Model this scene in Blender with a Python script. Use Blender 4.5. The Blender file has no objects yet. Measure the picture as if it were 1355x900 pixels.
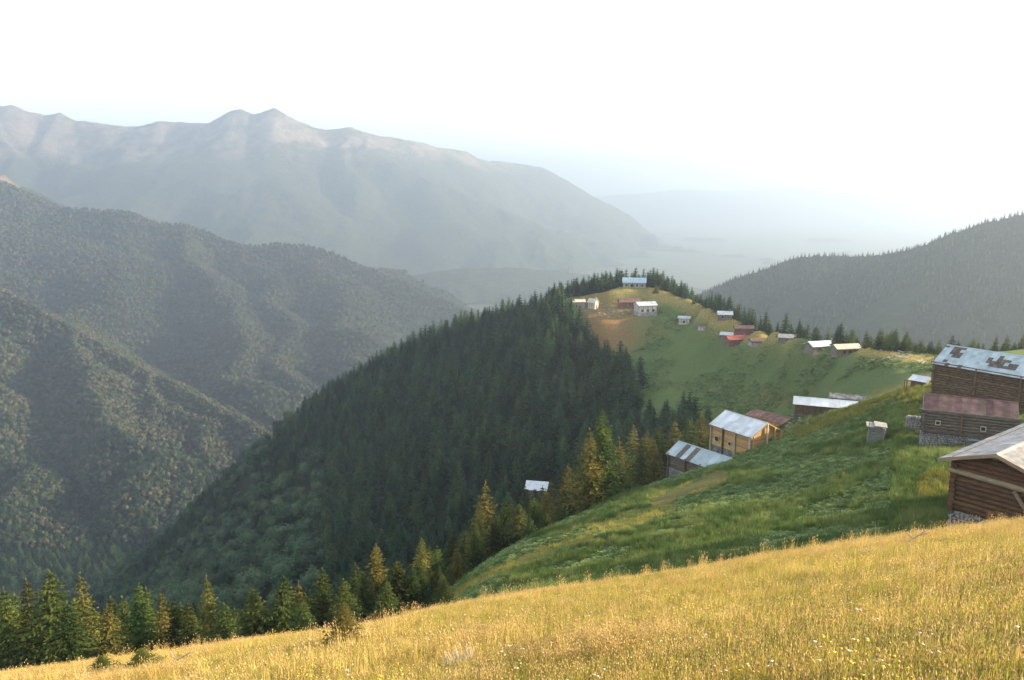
import bpy, math, random
import numpy as np
from mathutils import Vector, Matrix
random.seed(7); rng = np.random.default_rng(7)
S = bpy.context.scene
COL = S.collection
rad = math.radians

# ------------------------------------------------------------------ camera
FOC, PITCH = 1063.0, rad(10.1)
cd = bpy.data.cameras.new('camera'); cam = bpy.data.objects.new('camera', cd); COL.objects.link(cam)
cd.sensor_width = 36; cd.lens = FOC / 1355 * 36; cd.clip_start = 0.2; cd.clip_end = 60000
cam.location = (0, 0, 0); cam.rotation_euler = (rad(90) - PITCH, 0, 0)
S.camera = cam
# ------------------------------------------------------------------ light
SUN_AZ, SUN_EL = rad(82), rad(16.5)
W = bpy.data.worlds.new('World'); S.world = W; W.use_nodes = True
nt = W.node_tree; bg = nt.nodes['Background']
sky = nt.nodes.new('ShaderNodeTexSky'); sky.sky_type = 'NISHITA'; sky.sun_disc = False
sky.sun_elevation = SUN_EL; sky.sun_rotation = SUN_AZ; sky.altitude = 1500; sky.dust_density = 2.0; sky.air_density = 1.0
hz_ = nt.nodes.new('ShaderNodeHueSaturation'); hz_.inputs['Saturation'].default_value = .3; hz_.inputs['Value'].default_value = 1.3
nt.links.new(sky.outputs[0], hz_.inputs['Color']); nt.links.new(hz_.outputs[0], bg.inputs[0]); bg.inputs[1].default_value = 0.085
sd = bpy.data.lights.new('sun', 'SUN'); sun = bpy.data.objects.new('sun', sd); COL.objects.link(sun)
sd.energy = 5.0; sd.angle = rad(0.5); sd.color = (1.0, 0.77, 0.47)
SDIR = Vector((math.sin(SUN_AZ) * math.cos(SUN_EL), math.cos(SUN_AZ) * math.cos(SUN_EL), math.sin(SUN_EL)))
sun.rotation_euler = SDIR.to_track_quat('Z', 'Y').to_euler(); sun.location = (300, 100, 200)
S.view_settings.view_transform = 'Standard'; S.view_settings.look = 'None'
S.view_settings.exposure = 2.3; S.view_settings.gamma = 1.0
S.render.engine = 'CYCLES'
S.cycles.max_bounces = 6; S.cycles.diffuse_bounces = 2; S.cycles.glossy_bounces = 2
S.cycles.volume_bounces = 2; S.cycles.transparent_max_bounces = 8; S.cycles.transmission_bounces = 2
S.cycles.caustics_reflective = False; S.cycles.caustics_refractive = False

# ------------------------------------------------------------------ helpers
cp, sp = math.cos(PITCH), math.sin(PITCH)
def ray(px, py):
    a = (px - 677.5) / FOC; b = (450 - py) / FOC
    return np.array([a, cp + b * sp, -sp + b * cp])
def at(px, py, Y):
    v = ray(px, py); return v * (Y / v[1])
def atz(px, py, z):
    v = ray(px, py); return v * (z / v[2])
def project(x, y, z):
    dep = y * cp - z * sp; up = y * sp + z * cp
    return 677.5 + FOC * x / dep, 450 - FOC * up / dep

def pchip(x, y, q):
    """x,y: (..,n) knots, q: (m,) -> (..,m)   monotone cubic"""
    x = np.asarray(x, float); y = np.asarray(y, float)
    h = np.diff(x, axis=-1); dl = np.diff(y, axis=-1) / h
    m = np.zeros_like(y)
    d0, d1, h0, h1 = dl[..., :-1], dl[..., 1:], h[..., :-1], h[..., 1:]
    w1 = 2 * h1 + h0; w2 = h1 + 2 * h0
    with np.errstate(divide='ignore', invalid='ignore'):
        hm = (w1 + w2) / (w1 / d0 + w2 / d1)
    m[..., 1:-1] = np.where(d0 * d1 > 0, hm, 0)
    m[..., 0] = dl[..., 0]; m[..., -1] = dl[..., -1]
    return x, y, m
def hermite(x, y, m, q):
    i = np.clip(np.searchsorted(x, q) - 1, 0, len(x) - 2)
    h = x[i + 1] - x[i]; t = (q - x[i]) / h
    tt = np.clip(t, 0, 1)
    r = (2*tt**3 - 3*tt**2 + 1) * y[i] + (tt**3 - 2*tt**2 + tt) * h * m[i] + (-2*tt**3 + 3*tt**2) * y[i+1] + (tt**3 - tt**2) * h * m[i+1]
    return r + (t - tt) * h * np.where(t > 1, m[i+1], m[i])

def _hash(ix, iy, s):
    n = (ix.astype(np.int64) * 374761393 + iy.astype(np.int64) * 668265263 + s * 1442695041) & 0x7fffffff
    n = ((n ^ (n >> 13)) * 1274126177) & 0x7fffffff
    return ((n ^ (n >> 16)) & 0xffff) / 65535.0
def vnoise(x, y, s=0):
    ix = np.floor(x); iy = np.floor(y); fx = x - ix; fy = y - iy
    fx = fx*fx*(3-2*fx); fy = fy*fy*(3-2*fy)
    a = _hash(ix, iy, s); b = _hash(ix+1, iy, s); c = _hash(ix, iy+1, s); d = _hash(ix+1, iy+1, s)
    return (a*(1-fx)+b*fx)*(1-fy) + (c*(1-fx)+d*fx)*fy
def fbm(x, y, s=0, o=4):
    r = 0; a = 1; t = 0
    for k in range(o):
        r = r + a * vnoise(x * 2**k + 17.3*k, y * 2**k - 9.1*k, s + k); t += a; a *= .5
    return r / t - .5
def ridged(x, y, s=0, o=4):
    r = 0; a = 1; t = 0
    for k in range(o):
        r = r + a * (1 - np.abs(2 * vnoise(x * 2**k + 5.7*k, y * 2**k + 3.1*k, s + k) - 1)); t += a; a *= .5
    return r / t

def mesh_np(name, V, F):
    """V (n,3), F (m,4) or (m,3) arrays"""
    me = bpy.data.meshes.new(name); V = np.asarray(V, np.float32); F = np.asarray(F, np.int32)
    k = F.shape[1]
    me.vertices.add(len(V)); me.vertices.foreach_set('co', V.ravel())
    me.loops.add(F.size); me.loops.foreach_set('vertex_index', F.ravel())
    me.polygons.add(len(F)); me.polygons.foreach_set('loop_start', np.arange(0, F.size, k, dtype=np.int32))
    me.polygons.foreach_set('loop_total', np.full(len(F), k, np.int32))
    me.update(calc_edges=True); return me
def link(name, me, mat=None, parent=None):
    o = bpy.data.objects.new(name, me); COL.objects.link(o)
    if mat is not None and not me.materials: me.materials.append(mat)
    if parent: o.parent = parent
    return o
def tag(o, label=None, cat=None, group=None, kind=None):
    if label: o['label'] = label
    if cat: o['category'] = cat
    if group: o['group'] = group
    if kind: o['kind'] = kind
    return o
def empty(name, loc, rz=0):
    o = bpy.data.objects.new(name, None); COL.objects.link(o); o.location = loc; o.rotation_euler = (0, 0, rz)
    o.empty_display_size = .3
    return o
class MB:
    def __init__(s): s.v = []; s.f = []
    def add(s, vs, fs):
        b = len(s.v); s.v += [tuple(p) for p in vs]; s.f += [tuple(i + b for i in f) for f in fs]
    def box(s, x0, x1, y0, y1, z0, z1, j=0):
        P = [(x, y, z) for z in (z0, z1) for y in (y0, y1) for x in (x0, x1)]
        if j: P = [tuple(c + random.uniform(-j, j) for c in p) for p in P]
        s.add(P, [(0,2,3,1),(4,5,7,6),(0,1,5,4),(2,6,7,3),(0,4,6,2),(1,3,7,5)])
    def prism(s, poly, a, b, axis='x'):
        """poly: list of (u,w); extruded from a to b along axis"""
        n = len(poly)
        mk = (lambda t, u, w: (t, u, w)) if axis == 'x' else (lambda t, u, w: (u, t, w))
        V = [mk(a, u, w) for u, w in poly] + [mk(b, u, w) for u, w in poly]
        F = [tuple(range(n))[::-1], tuple(range(n, 2*n))] + [(i, (i+1) % n, n+(i+1) % n, n+i) for i in range(n)]
        s.add(V, F)
    def bar(s, p, q, r0, r1=None, n=8):
        p = Vector(p); q = Vector(q); r1 = r0 if r1 is None else r1
        d = (q - p).normalized(); u = d.orthogonal().normalized(); w = d.cross(u)
        V = []
        for c, r in ((p, r0), (q, r1)):
            for i in range(n):
                a = 2*math.pi*i/n; V.append(tuple(c + u*(r*math.cos(a)) + w*(r*math.sin(a))))
        s.add(V, [tuple(range(n))[::-1], tuple(range(n, 2*n))] + [(i, (i+1) % n, n+(i+1) % n, n+i) for i in range(n)])
    def mesh(s, name, smooth=False):
        me = bpy.data.meshes.new(name); me.from_pydata(s.v, [], s.f); me.update()
        if smooth: me.shade_smooth()
        return me
    def build(s, name, mat, parent=None, smooth=False):
        return link(name, s.mesh(name, smooth), mat, parent)

# ------------------------------------------------------------------ materials
def mat(name, c1, c2=None, scale=3.0, rough=.85, c3=None, bump=0, bscale=None, rnd=0, metal=0, transl=0, detail=5, stretch=None, coord='pos', spec=.3):
    m = bpy.data.materials.new(name); m.use_nodes = True; n = m.node_tree.nodes; l = m.node_tree.links
    b = n['Principled BSDF']; b.inputs['Roughness'].default_value = rough; b.inputs['Metallic'].default_value = metal
    b.inputs['Specular IOR Level'].default_value = spec
    if coord == 'pos': src = n.new('ShaderNodeNewGeometry').outputs['Position']
    else: src = n.new('ShaderNodeTexCoord').outputs['Object']
    mp = n.new('ShaderNodeMapping'); l.new(src, mp.inputs[0])
    if stretch: mp.inputs['Scale'].default_value = stretch
    tx = n.new('ShaderNodeTexNoise'); tx.inputs['Scale'].default_value = scale; tx.inputs['Detail'].default_value = detail
    l.new(mp.outputs[0], tx.inputs['Vector'])
    rp = n.new('ShaderNodeValToRGB'); l.new(tx.outputs[0], rp.inputs[0])
    e = rp.color_ramp.elements; e[0].position = .34; e[1].position = .66
    e[0].color = (*c1, 1); e[1].color = (*(c2 or c1), 1)
    if c3: k = rp.color_ramp.elements.new(.5); k.color = (*c3, 1)
    out = rp.outputs[0]
    if rnd:
        oi = n.new('ShaderNodeObjectInfo'); hs = n.new('ShaderNodeHueSaturation')
        mr = n.new('ShaderNodeMapRange'); l.new(oi.outputs['Random'], mr.inputs[0]); mr.inputs[3].default_value = 1 - rnd; mr.inputs[4].default_value = 1 + rnd
        l.new(mr.outputs[0], hs.inputs['Value']); l.new(out, hs.inputs['Color'])
        m2 = n.new('ShaderNodeMath'); m2.operation = 'MULTIPLY_ADD'; m2.inputs[1].default_value = .05*min(1, rnd*3); m2.inputs[2].default_value = .5 - .025*min(1, rnd*3)
        mm = n.new('ShaderNodeMath'); mm.operation = 'FRACT'; m3 = n.new('ShaderNodeMath'); m3.operation = 'MULTIPLY'; m3.inputs[1].default_value = 7.31
        l.new(oi.outputs['Random'], m3.inputs[0]); l.new(m3.outputs[0], mm.inputs[0]); l.new(mm.outputs[0], m2.inputs[0]); l.new(m2.outputs[0], hs.inputs['Hue'])
        out = hs.outputs[0]
    l.new(out, b.inputs['Base Color'])
    if bump:
        bt = n.new('ShaderNodeTexNoise'); bt.inputs['Scale'].default_value = bscale or scale*4; bt.inputs['Detail'].default_value = 6; l.new(mp.outputs[0], bt.inputs['Vector'])
        bp = n.new('ShaderNodeBump'); bp.inputs['Strength'].default_value = 1; bp.inputs['Distance'].default_value = bump
        l.new(bt.outputs[0], bp.inputs['Height']); l.new(bp.outputs[0], b.inputs['Normal'])
    if transl:
        tr = n.new('ShaderNodeBsdfTranslucent'); l.new(out, tr.inputs[0]); mx = n.new('ShaderNodeMixShader'); mx.inputs[0].default_value = transl
        l.new(b.outputs[0], mx.inputs[1]); l.new(tr.outputs[0], mx.inputs[2]); l.new(mx.outputs[0], n['Material Output'].inputs[0])
    return m

# ------------------------------------------------------------------ terrain of our own hill
PL = lambda x, y: -1.65 - .472*y + .17*x
KN = {
 'C': [(-500,985,38),(0,906,36),(200,881,35),(455,842,32),(650,798,31),(800,776,30),(950,753,30),(1100,729,30),(1240,712,30),(1355,696,30),(1700,640,34),(2300,560,40)],
 'E': [(-500,1060,52),(0,965,50),(200,935,50),(455,880,48),(600,812,50),(700,781,50),(800,765,46),(950,742,44),(1100,720,44),(1240,702,44),(1355,690,43),(1700,640,50),(2300,560,60)],
 'F': [(-500,1090,75),(0,985,70),(200,955,70),(455,880,64),(560,812,62),(650,745,68),(800,668,85),(870,640,95),(950,600,110),(1040,574,115),(1100,549,118),(1160,529,115),(1200,514,112),(1240,503,115),(1355,488,120),(1700,440,130),(2300,380,150)],
 'G': [(-500,1100,100),(0,1000,95),(200,965,95),(455,890,90),(560,850,92),(650,800,95),(800,705,120),(870,668,130),(950,622,140),(1040,587,150),(1100,560,145),(1160,535,135),(1200,516,130),(1240,504,132),(1355,488,138),(1700,440,150),(2300,378,170)],
 'H': [(-500,1000,260),(0,900,240),(200,850,240),(400,800,240),(560,745,240),(650,705,240),(750,660,240),(850,590,240),(900,565,240),(950,556,235),(1000,550,225),(1040,545,205),(1100,525,170),(1160,510,150),(1200,503,142),(1240,493,142),(1355,479,150),(1700,430,165),(2300,370,190)],
 'I': [(-500,950,420),(0,880,420),(200,790,420),(400,642,400),(560,558,370),(650,520,350),(750,485,330),(850,490,310),(900,490,300),(950,500,280),(1000,500,258),(1040,497,235),(1100,490,195),(1160,487,165),(1200,487,155),(1240,481,155),(1355,470,162),(1700,425,180),(2300,365,210)],
 'J': [(-500,1000,620),(0,893,600),(100,812,600),(200,728,580),(300,637,550),(400,550,520),(480,497,500),(550,463,480),(600,448,460),(700,412,425),(740,398,408),(790,388,398),(838,380,402),(865,380,398),(900,391,375),(950,410,325),(1000,437,290),(1050,449,250),(1100,459,215),(1150,464,190),(1200,470,172),(1240,474,165),(1355,463,175),(1700,415,200),(2300,350,240)],
}
FLOOR = -400.0
NT, NY = 620, 560
TT = np.linspace(-1.15, 1.5, NT)
YY = 4 * (1000/4.) ** np.linspace(0, 1, NY)
def knot_vals(K):
    a = np.array(KN[K], float); x, y, m = pchip(a[:,0], a[:,1], None); _, Yk, mY = pchip(a[:,0], a[:,2], None)
    py = np.full(NT, 600.0)
    for _i in range(12):
        diry = cp + (450 - py)/FOC*sp
        px = 677.5 + FOC*TT*diry
        py = hermite(x, y, m, px)
    b = (450 - py)/FOC
    Y = hermite(x, Yk, mY, px)
    z = Y * (-sp + b*cp)/(cp + b*sp)
    return Y, z
ky, kz = [], []
for Y0 in (4., 14.): ky.append(np.full(NT, Y0)); kz.append(PL(TT*Y0, Y0))
Yc, zc = knot_vals('C'); ky.append(Yc); kz.append(zc)
pxc = 677.5 + FOC*TT
dr = np.interp(pxc, [300, 700], [5.0, 3.0])
ky.append(Yc + 5.5); kz.append(zc - dr)
for K in 'EFGHIJ':
    a, b = knot_vals(K); ky.append(a); kz.append(b)
Yj, zj = ky[-1], kz[-1]
ky.append(Yj + 60); kz.append(np.maximum(zj - 38, FLOOR - 5)); ky.append(Yj + 250); kz.append(np.maximum(zj - 190, FLOOR - 8))
ky.append(np.full(NT, 1005.)); kz.append(np.full(NT, FLOOR - 12.))
ky = np.array(ky).T; kz = np.array(kz).T
_, _, km = pchip(ky, kz, None)
ZG = np.zeros((NT, NY))
for i in range(NT): ZG[i] = hermite(ky[i], kz[i], km[i], YY)
XG = TT[:, None]*YY[None, :]; YG = np.broadcast_to(YY[None, :], XG.shape)
amp = np.interp(YG, [4, 12, 40, 120, 300, 600], [.1, .35, .7, 1.4, 4, 9])
ZG += amp * fbm(XG/7., YG/7., 3, 3) * .5 + amp * fbm(XG/38., YG/38., 11, 3)*np.interp(YG, [30, 120], [0, 1])
LY = np.log(YY)
def gz(x, y):
    x = np.asarray(x, float); y = np.asarray(y, float)
    yc = np.clip(y, 4, 999.9); t = np.clip(x/yc, TT[0], TT[-1])
    fi = (t - TT[0])/(TT[1]-TT[0]); i = np.clip(fi.astype(int), 0, NT-2); fi = fi - i
    fj = (np.log(yc) - LY[0])/(LY[1]-LY[0]); j = np.clip(fj.astype(int), 0, NY-2); fj = fj - j
    z = (ZG[i,j]*(1-fi)+ZG[i+1,j]*fi)*(1-fj) + (ZG[i,j+1]*(1-fi)+ZG[i+1,j+1]*fi)*fj
    return np.where(y < 4, PL(x, y), z)
def level(x, y, z, R, q=1., pw=1.5):
    """terrace: bend the ground to height z around (x,y)"""
    d2 = (XG-x)**2 + (YG-y)**2
    dz = (z - float(gz(x, y)))*q; ZG[:] += dz*np.exp(-(d2/R**2)**pw)
    return dz
# ------------------------------------------------------------------ where the houses stand (eave corners, bearings, sizes in metres)
HS = []
def hs(**k):
    k.setdefault('xl', 0); k.setdefault('xr', 0); k.setdefault('oh', .35)
    if k['Y'] > 100 and k['name'] in ('farmhouse', 'forest_hut'):      # far house: put it where its foot meets the hillside
        pb = k['eL'][1] + k['wh']*FOC/k['Y']*.97; ys = np.arange(k.get('y0', 140), 460, .5); r = ray(k['eL'][0], pb)
        P = ys[:, None]*(r/r[1])[None, :]; hit = np.nonzero(gz(P[:,0], P[:,1]) >= P[:,2])[0]
        if len(hit):
            q = ys[hit[0]]/k['Y']; k['Y'] = ys[hit[0]]
            for n_ in ('L', 'd', 'h', 'wh', 'oh', 'st'):
                if n_ in k: k[n_] = k[n_]*q
    A = at(k['eL'][0], k['eL'][1], k['Y'])
    if 'eR' in k:
        B = atz(k['eR'][0], k['eR'][1], A[2]); dx = B - A; k['L'] = float(np.hypot(dx[0], dx[1])); k['ang'] = math.degrees(math.atan2(dx[1], dx[0]))
    a = rad(k['ang']); ux = np.array([math.cos(a), math.sin(a)]); uy = np.array([-math.sin(a), math.cos(a)])
    o = A[:2] - ux*k['xl']; k['L'] += k['xl'] + k['xr']
    k['o'] = (float(o[0]), float(o[1]), float(A[2] - k['wh'])); k['c'] = o + ux*k['L']/2 + uy*k['d']
    level(k['c'][0], k['c'][1], k['o'][2] + k.get('lift', -.1), *((1., 0., 1.) if k['name'] == 'farmhouse' else (k.get('R', 8), 1., 1.5)))
    HS.append(k)
hs(name='log_barn', label='largest dark log barn on the right with patched pale blue sheet metal roof', cat='barn', eL=(1232.5,481), eR=(1355,502), Y=95, xr=5, d=3.3, h=1.95, wh=4.6, st=.7, wall='log', wc='darklog', roof='patched', posts=(.33,.66), R=10)
hs(name='storehouse', label='log storehouse with rusty red sheet roof on a grey stone base, below the big barn', cat='storehouse', eL=(1221.4,542.5), ang=-27, L=7.75, Y=74, d=2.1, h=1.15, wh=3.35, st=1.35, wall='log', wc='greylog', roof='rust', posts=(.42,), wins=((.16,2.25,.3),(.66,2.15,.34)), oh=.15, R=6.5)
hs(name='timber_cabin', label='nearest reddish brown timber cabin cut off by the right edge of the photo', cat='cabin', eL=(1355,560.6), eR=(1241.5,607), Y=51.2, xl=4, d=2.96, h=1.01, wh=3.45, st=.45, wall='log', wc='redlog', roof='grey', oh=.75, R=7, gable_log=True)
hs(name='wooden_house', label='new honey coloured wooden house with white sheet roof and stone ground floor', cat='house', eL=(938,561.4), eR=(994,580), Y=118, d=3.34, h=1.75, wh=4.5, st=1.5, wall='plank', wc='honey', roof='white', posts=(.0,.32,.63,1.), wins=((.16,2.6,.7),(.5,2.5,.5)), porch=True, R=8)
hs(name='stone_barn', label='lowest barn beside the spruces, pale blue metal roof with two rust patches', cat='barn', eL=(881,600.4), eR=(938.7,620.7), Y=105, xr=1.6, d=2.4, h=1.4, wh=3.3, st=1.5, wall='plank', wc='greylog', roof='patched_blue', posts=(.0,.35,.66), wins=((.78,1.9,.7),), R=7)
hs(name='long_shed', label='long dark shed with bright white metal roof at the edge of the green slope', cat='shed', eL=(1049,535), ang=-21, L=9.7, Y=125, d=2.0, h=.85, wh=2.1, st=.5, wall='board', wc='darklog', roof='white', R=7)
hs(name='slate_shed', label='low shed roofed with loose grey stone slabs behind the long white roofed shed', cat='shed', eL=(1097,526.5), ang=-24, L=7.8, Y=140, d=1.5, h=.5, wh=1.2, st=.4, wall='board', wc='darklog', roof='stone', R=5)
hs(name='canopy_shed', label='small shed with folded pale metal roof left of the big barn', cat='shed', eL=(1200.7,502.5), ang=-52, L=2.7, Y=112, d=1.5, h=.55, wh=1.5, st=.2, wall='board', wc='darklog', roof='white', R=4)
hs(name='red_roof_shed', label='shed with weathered dull red metal roof right behind the honey coloured house', cat='shed', eL=(986.6,549), eR=(1032,560.6), Y=128, xr=.5, d=2.1, h=.6, wh=1.6, st=.6, wall='board', wc='honey', roof='rust', R=6)
hs(name='farmhouse', label='long house with smooth white roof on the saddle, next to a beige roofed one', cat='house', eL=(1076,459.3), ang=15, L=9.6, Y=215, d=2.4, h=1.1, wh=2.5, st=.9, wall='plain', wc='greybrown', roof='white', wins=((.25,1.6,.7),(.6,1.6,.7)), R=8)
hs(name='farmhouse', label='house with beige roof on the saddle, rightmost of the far row', cat='house', eL=(1108,462.5), ang=12, L=7.4, Y=205, d=1.9, h=1.0, wh=2.1, st=.5, wall='plain', wc='greybrown', roof='beige', wins=((.3,1.2,.7),(.55,1.2,.7),(.8,1.2,.7)), R=7)
hs(name='farmhouse', label='low house with grey blue corrugated roof left of the white roofed long house', cat='house', eL=(1029,446.6), ang=-22, L=9.2, Y=235, d=2.4, h=.8, wh=1.9, st=.6, wall='plain', wc='greybrown', roof='grey', R=7)
hs(name='farmhouse', label='house with light blue roof at the very top of the knoll among spruces', cat='house', eL=(823.5,374), ang=-8, L=11.8, Y=395, d=3.2, h=2.2, wh=2.6, st=.5, wall='plain', wc='pale', roof='blue', wins=((.15,1.3,.9),(.4,1.1,1.3),(.62,1.3,.9),(.85,1.3,.9)), R=10)
hs(name='farmhouse', label='white walled timber framed house with pale roof, right on the knoll', cat='house', eL=(845,405), ang=14, L=8.6, Y=325, d=2.9, h=1.3, wh=4.4, st=1.7, wall='plain', wc='brownpale', roof='greypale', wins=((.2,2.6,1.),(.5,2.6,1.),(.8,2.6,1.)), R=8)
hs(name='farmhouse', label='house with brown roof half hidden behind the pale roofed one on the knoll', cat='house', eL=(820,400.5), ang=8, L=9.6, Y=338, d=2.2, h=1.5, wh=2.7, st=.8, wall='plain', wc='reddish', roof='brown', R=8)
hs(name='farmhouse', label='pinkish house with cream roof at the left edge of the knoll meadow', cat='house', eL=(757.5,400), ang=6, L=5.9, Y=340, d=2.2, h=1.0, wh=2.9, st=.6, wall='plain', wc='pinkish', roof='cream', wins=((.3,1.4,.8),), R=7)
hs(name='farmhouse', label='small windowless annex with cream gable beside the pinkish house on the knoll', cat='house', eL=(776.5,400), ang=-40, L=4.2, Y=338, d=1.7, h=1.6, wh=2.6, st=.3, wall='plain', wc='cream', roof='cream', R=5)
hs(name='farmhouse', label='small house with blue grey roof and bright white side wall below the golden crest', cat='house', eL=(896.6,421.3), ang=-18, L=4.6, Y=290, d=1.9, h=.7, wh=2.3, st=.5, wall='plain', wc='greywhite', roof='greypale', wins=((.5,1.2,.8),), R=6)
hs(name='farmhouse', label='tiny house with brown roof and white wall just right of the small white walled house', cat='house', eL=(922,431), ang=-18, L=5.0, Y=284, d=1.5, h=.6, wh=1.7, st=.3, wall='plain', wc='greywhite', roof='brown', R=5)
hs(name='farmhouse', label='square grey house standing alone in front of the dark spruces on the golden crest', cat='house', eL=(949.5,416.5), ang=-8, L=5.9, Y=303, d=1.9, h=1.2, wh=2.5, st=.5, wall='plain', wc='greybrown', roof='greypale', wins=((.3,1.6,.7),), R=6)
hs(name='farmhouse', label='house with bright crimson roof in the middle of the far hamlet', cat='house', eL=(965,450.5), ang=18, L=8.6, Y=265, d=2.0, h=1.2, wh=2.2, st=.8, wall='plain', wc='reddish', roof='crimson', R=6)
hs(name='farmhouse', label='house with pale grey roof touching the crimson roofed one on its left', cat='house', eL=(951.7,443), ang=-25, L=7.0, Y=274, d=1.9, h=.8, wh=2.1, st=.6, wall='plain', wc='greybrown', roof='greypale', R=6)
hs(name='farmhouse', label='house with dark brown roof right behind the crimson roofed one', cat='house', eL=(971.6,435), ang=-6, L=7.2, Y=287, d=1.6, h=1.0, wh=1.8, st=.4, wall='plain', wc='reddish', roof='brown', R=6)
hs(name='farmhouse', label='crumbling low house with brown stone roof right of the crimson roofed one', cat='house', eL=(994,452), ang=2, L=9.8, Y=255, d=1.9, h=.8, wh=1.9, st=1.3, wall='plain', wc='greybrown', roof='brown', R=7)
hs(name='forest_hut', label='lone hut with white metal roof hidden in the spruce forest', cat='hut', eL=(694,648), ang=-12, L=3.2, Y=106, y0=98, d=1.3, h=.9, wh=1.6, st=.3, wall='plain', wc='greybrown', roof='white', R=7)
# level benches cut into the hillside for the far houses, each as wide as its house
wm_ = np.zeros_like(ZG); zt_ = np.zeros_like(ZG)
for k in HS:
    if k['name'] != 'farmhouse': continue
    a_ = rad(k['ang']); dx, dy = XG-k['o'][0], YG-k['o'][1]; u = dx*math.cos(a_)+dy*math.sin(a_); v = -dx*math.sin(a_)+dy*math.cos(a_)
    du = np.maximum(np.maximum(-1.0-u, u-k['L']-1.0), 0); dv = np.maximum(np.maximum(-1.2-v, v-2*k['d']-.6), 0); w_ = np.exp(-((du*du+dv*dv)/2.2**2)); s_ = w_ > wm_
    wm_[s_] = w_[s_]; zt_[s_] = k['o'][2]
ZG[:] = ZG*(1-wm_) + zt_*wm_
DBG = [(k['label'][:50], round(float(gz(*k['c'])) - k['o'][2], 2)) for k in HS]

# ------------------------------------------------------------------ ground mesh of our hill
def sstep(a, b, x): t = np.clip((x-a)/(b-a), 0, 1); return t*t*(3-2*t)
PX, PY = project(XG, YG, ZG)
def inpoly(px, py, poly):
    px = np.asarray(px); c = np.zeros(px.shape, bool); n = len(poly)
    for i in range(n):
        x1, y1 = poly[i]; x2, y2 = poly[(i+1) % n]
        if y1 == y2: continue
        k = ((y1 > py) != (y2 > py)) & (px < (x2-x1)*(py-y1)/(y2-y1) + x1)
        c ^= k
    return c
BOWL = [(700,395),(757,408),(772,440),(790,462),(826,474),(846,500),(850,556),(900,552),(935,560),(1000,600),(1400,600),(1400,440),(1250,440),(1200,468),(1100,455),(1040,441),(1000,430),(955,404),(905,384),(865,374),(838,374),(790,380),(765,386),(740,396)]
Yedge = np.interp(TT, TT, ky[:, 5])      # near spur edge distance per column
Ycr = ky[:, 2]; Yrid = Yj
def col(a, x, y): return np.interp(np.clip(x/np.maximum(y, 4), TT[0], TT[-1]), TT, a)
def zones(x, y, z):
    """meadow, bowl, forest masks 0..1"""
    px, py = project(x, y, z)
    yc, ye, yr = col(Ycr, x, y), col(Yedge, x, y), col(Yrid, x, y)
    mead = 1 - sstep(yc + .3, yc + 2.0, y + 1.2*fbm(x/2., y/2., 5, 2))
    bowl = inpoly(px, py, BOWL) & (y > ye) & (y < yr + 12)
    return px, py, yc, ye, yr, mead, bowl
px, py, yc, ye, yr, mead, bowl = zones(XG, YG, ZG)
n1 = fbm(XG/9., YG/9., 21, 4); n2 = fbm(XG/2.3, YG/2.3, 31, 3)
golden = mead.copy()
# sunlit dry strip along the spur edge, brown path band, dry ridge crest, bare brown flank of the knoll
slope = (YG > yc + 1.5) & (YG < ye + 6)
def blob(cx, cy, rx, ry, rot=0):
    a = rad(rot); dx = px - cx; dy = py - cy; u = (dx*math.cos(a)+dy*math.sin(a))/rx; v = (-dx*math.sin(a)+dy*math.cos(a))/ry
    return np.exp(-(u*u+v*v)**1.5)
def seg(pts, w):
    d = np.full(px.shape, 1e9)
    for (x1,y1),(x2,y2) in zip(pts[:-1], pts[1:]):
        L2 = (x2-x1)**2+(y2-y1)**2; t = np.clip(((px-x1)*(x2-x1)+(py-y1)*(y2-y1))/L2, 0, 1)
        d = np.minimum(d, np.hypot(px-x1-t*(x2-x1), py-y1-t*(y2-y1)))
    return np.exp(-(d/w)**2)
dry = np.zeros_like(golden)
dry = np.maximum(dry, slope * seg([(560,812),(680,745),(800,700),(890,672)], 14) * .2)
dry = np.maximum(dry, (YG > yc+1.5)*(YG < 160) * seg([(1060,572),(1110,552),(1160,530),(1215,512),(1240,505)], 10))
far = (YG > 150) & (YG < yr + 15)
dry = np.maximum(dry, far * seg([(868,382),(905,398),(950,420),(1000,436),(1040,446)], 16))
dry = np.maximum(dry, far * seg([(1140,466),(1180,470),(1235,478)], 7)*.8)
dry = np.maximum(dry, far * blob(815, 388, 45, 12, 0)*.75)
brown = slope * seg([(870,665),(905,655),(955,630)], 9)*.4
brown = np.maximum(brown, far * blob(802, 430, 52, 44, 20))
brown = np.maximum(brown, far * blob(1015, 530, 60, 14, -5)*.35)
brown = np.maximum(brown, slope*(YG < yc+7)*sstep(-.1,.25,n1)*.6*(px < 900))
pale = slope * seg([(800,672),(840,652),(868,640)], 5)
def clipn(a, k=.5): return np.clip(a + n1*k*(a > .02), 0, 1)
dry, brown = clipn(dry, .8), clipn(brown, .7)
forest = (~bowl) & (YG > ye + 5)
Q = np.arange(NT*NY).reshape(NT, NY)
F = np.stack([Q[:-1,:-1], Q[1:,:-1], Q[1:,1:], Q[:-1,1:]], -1).reshape(-1, 4)
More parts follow.
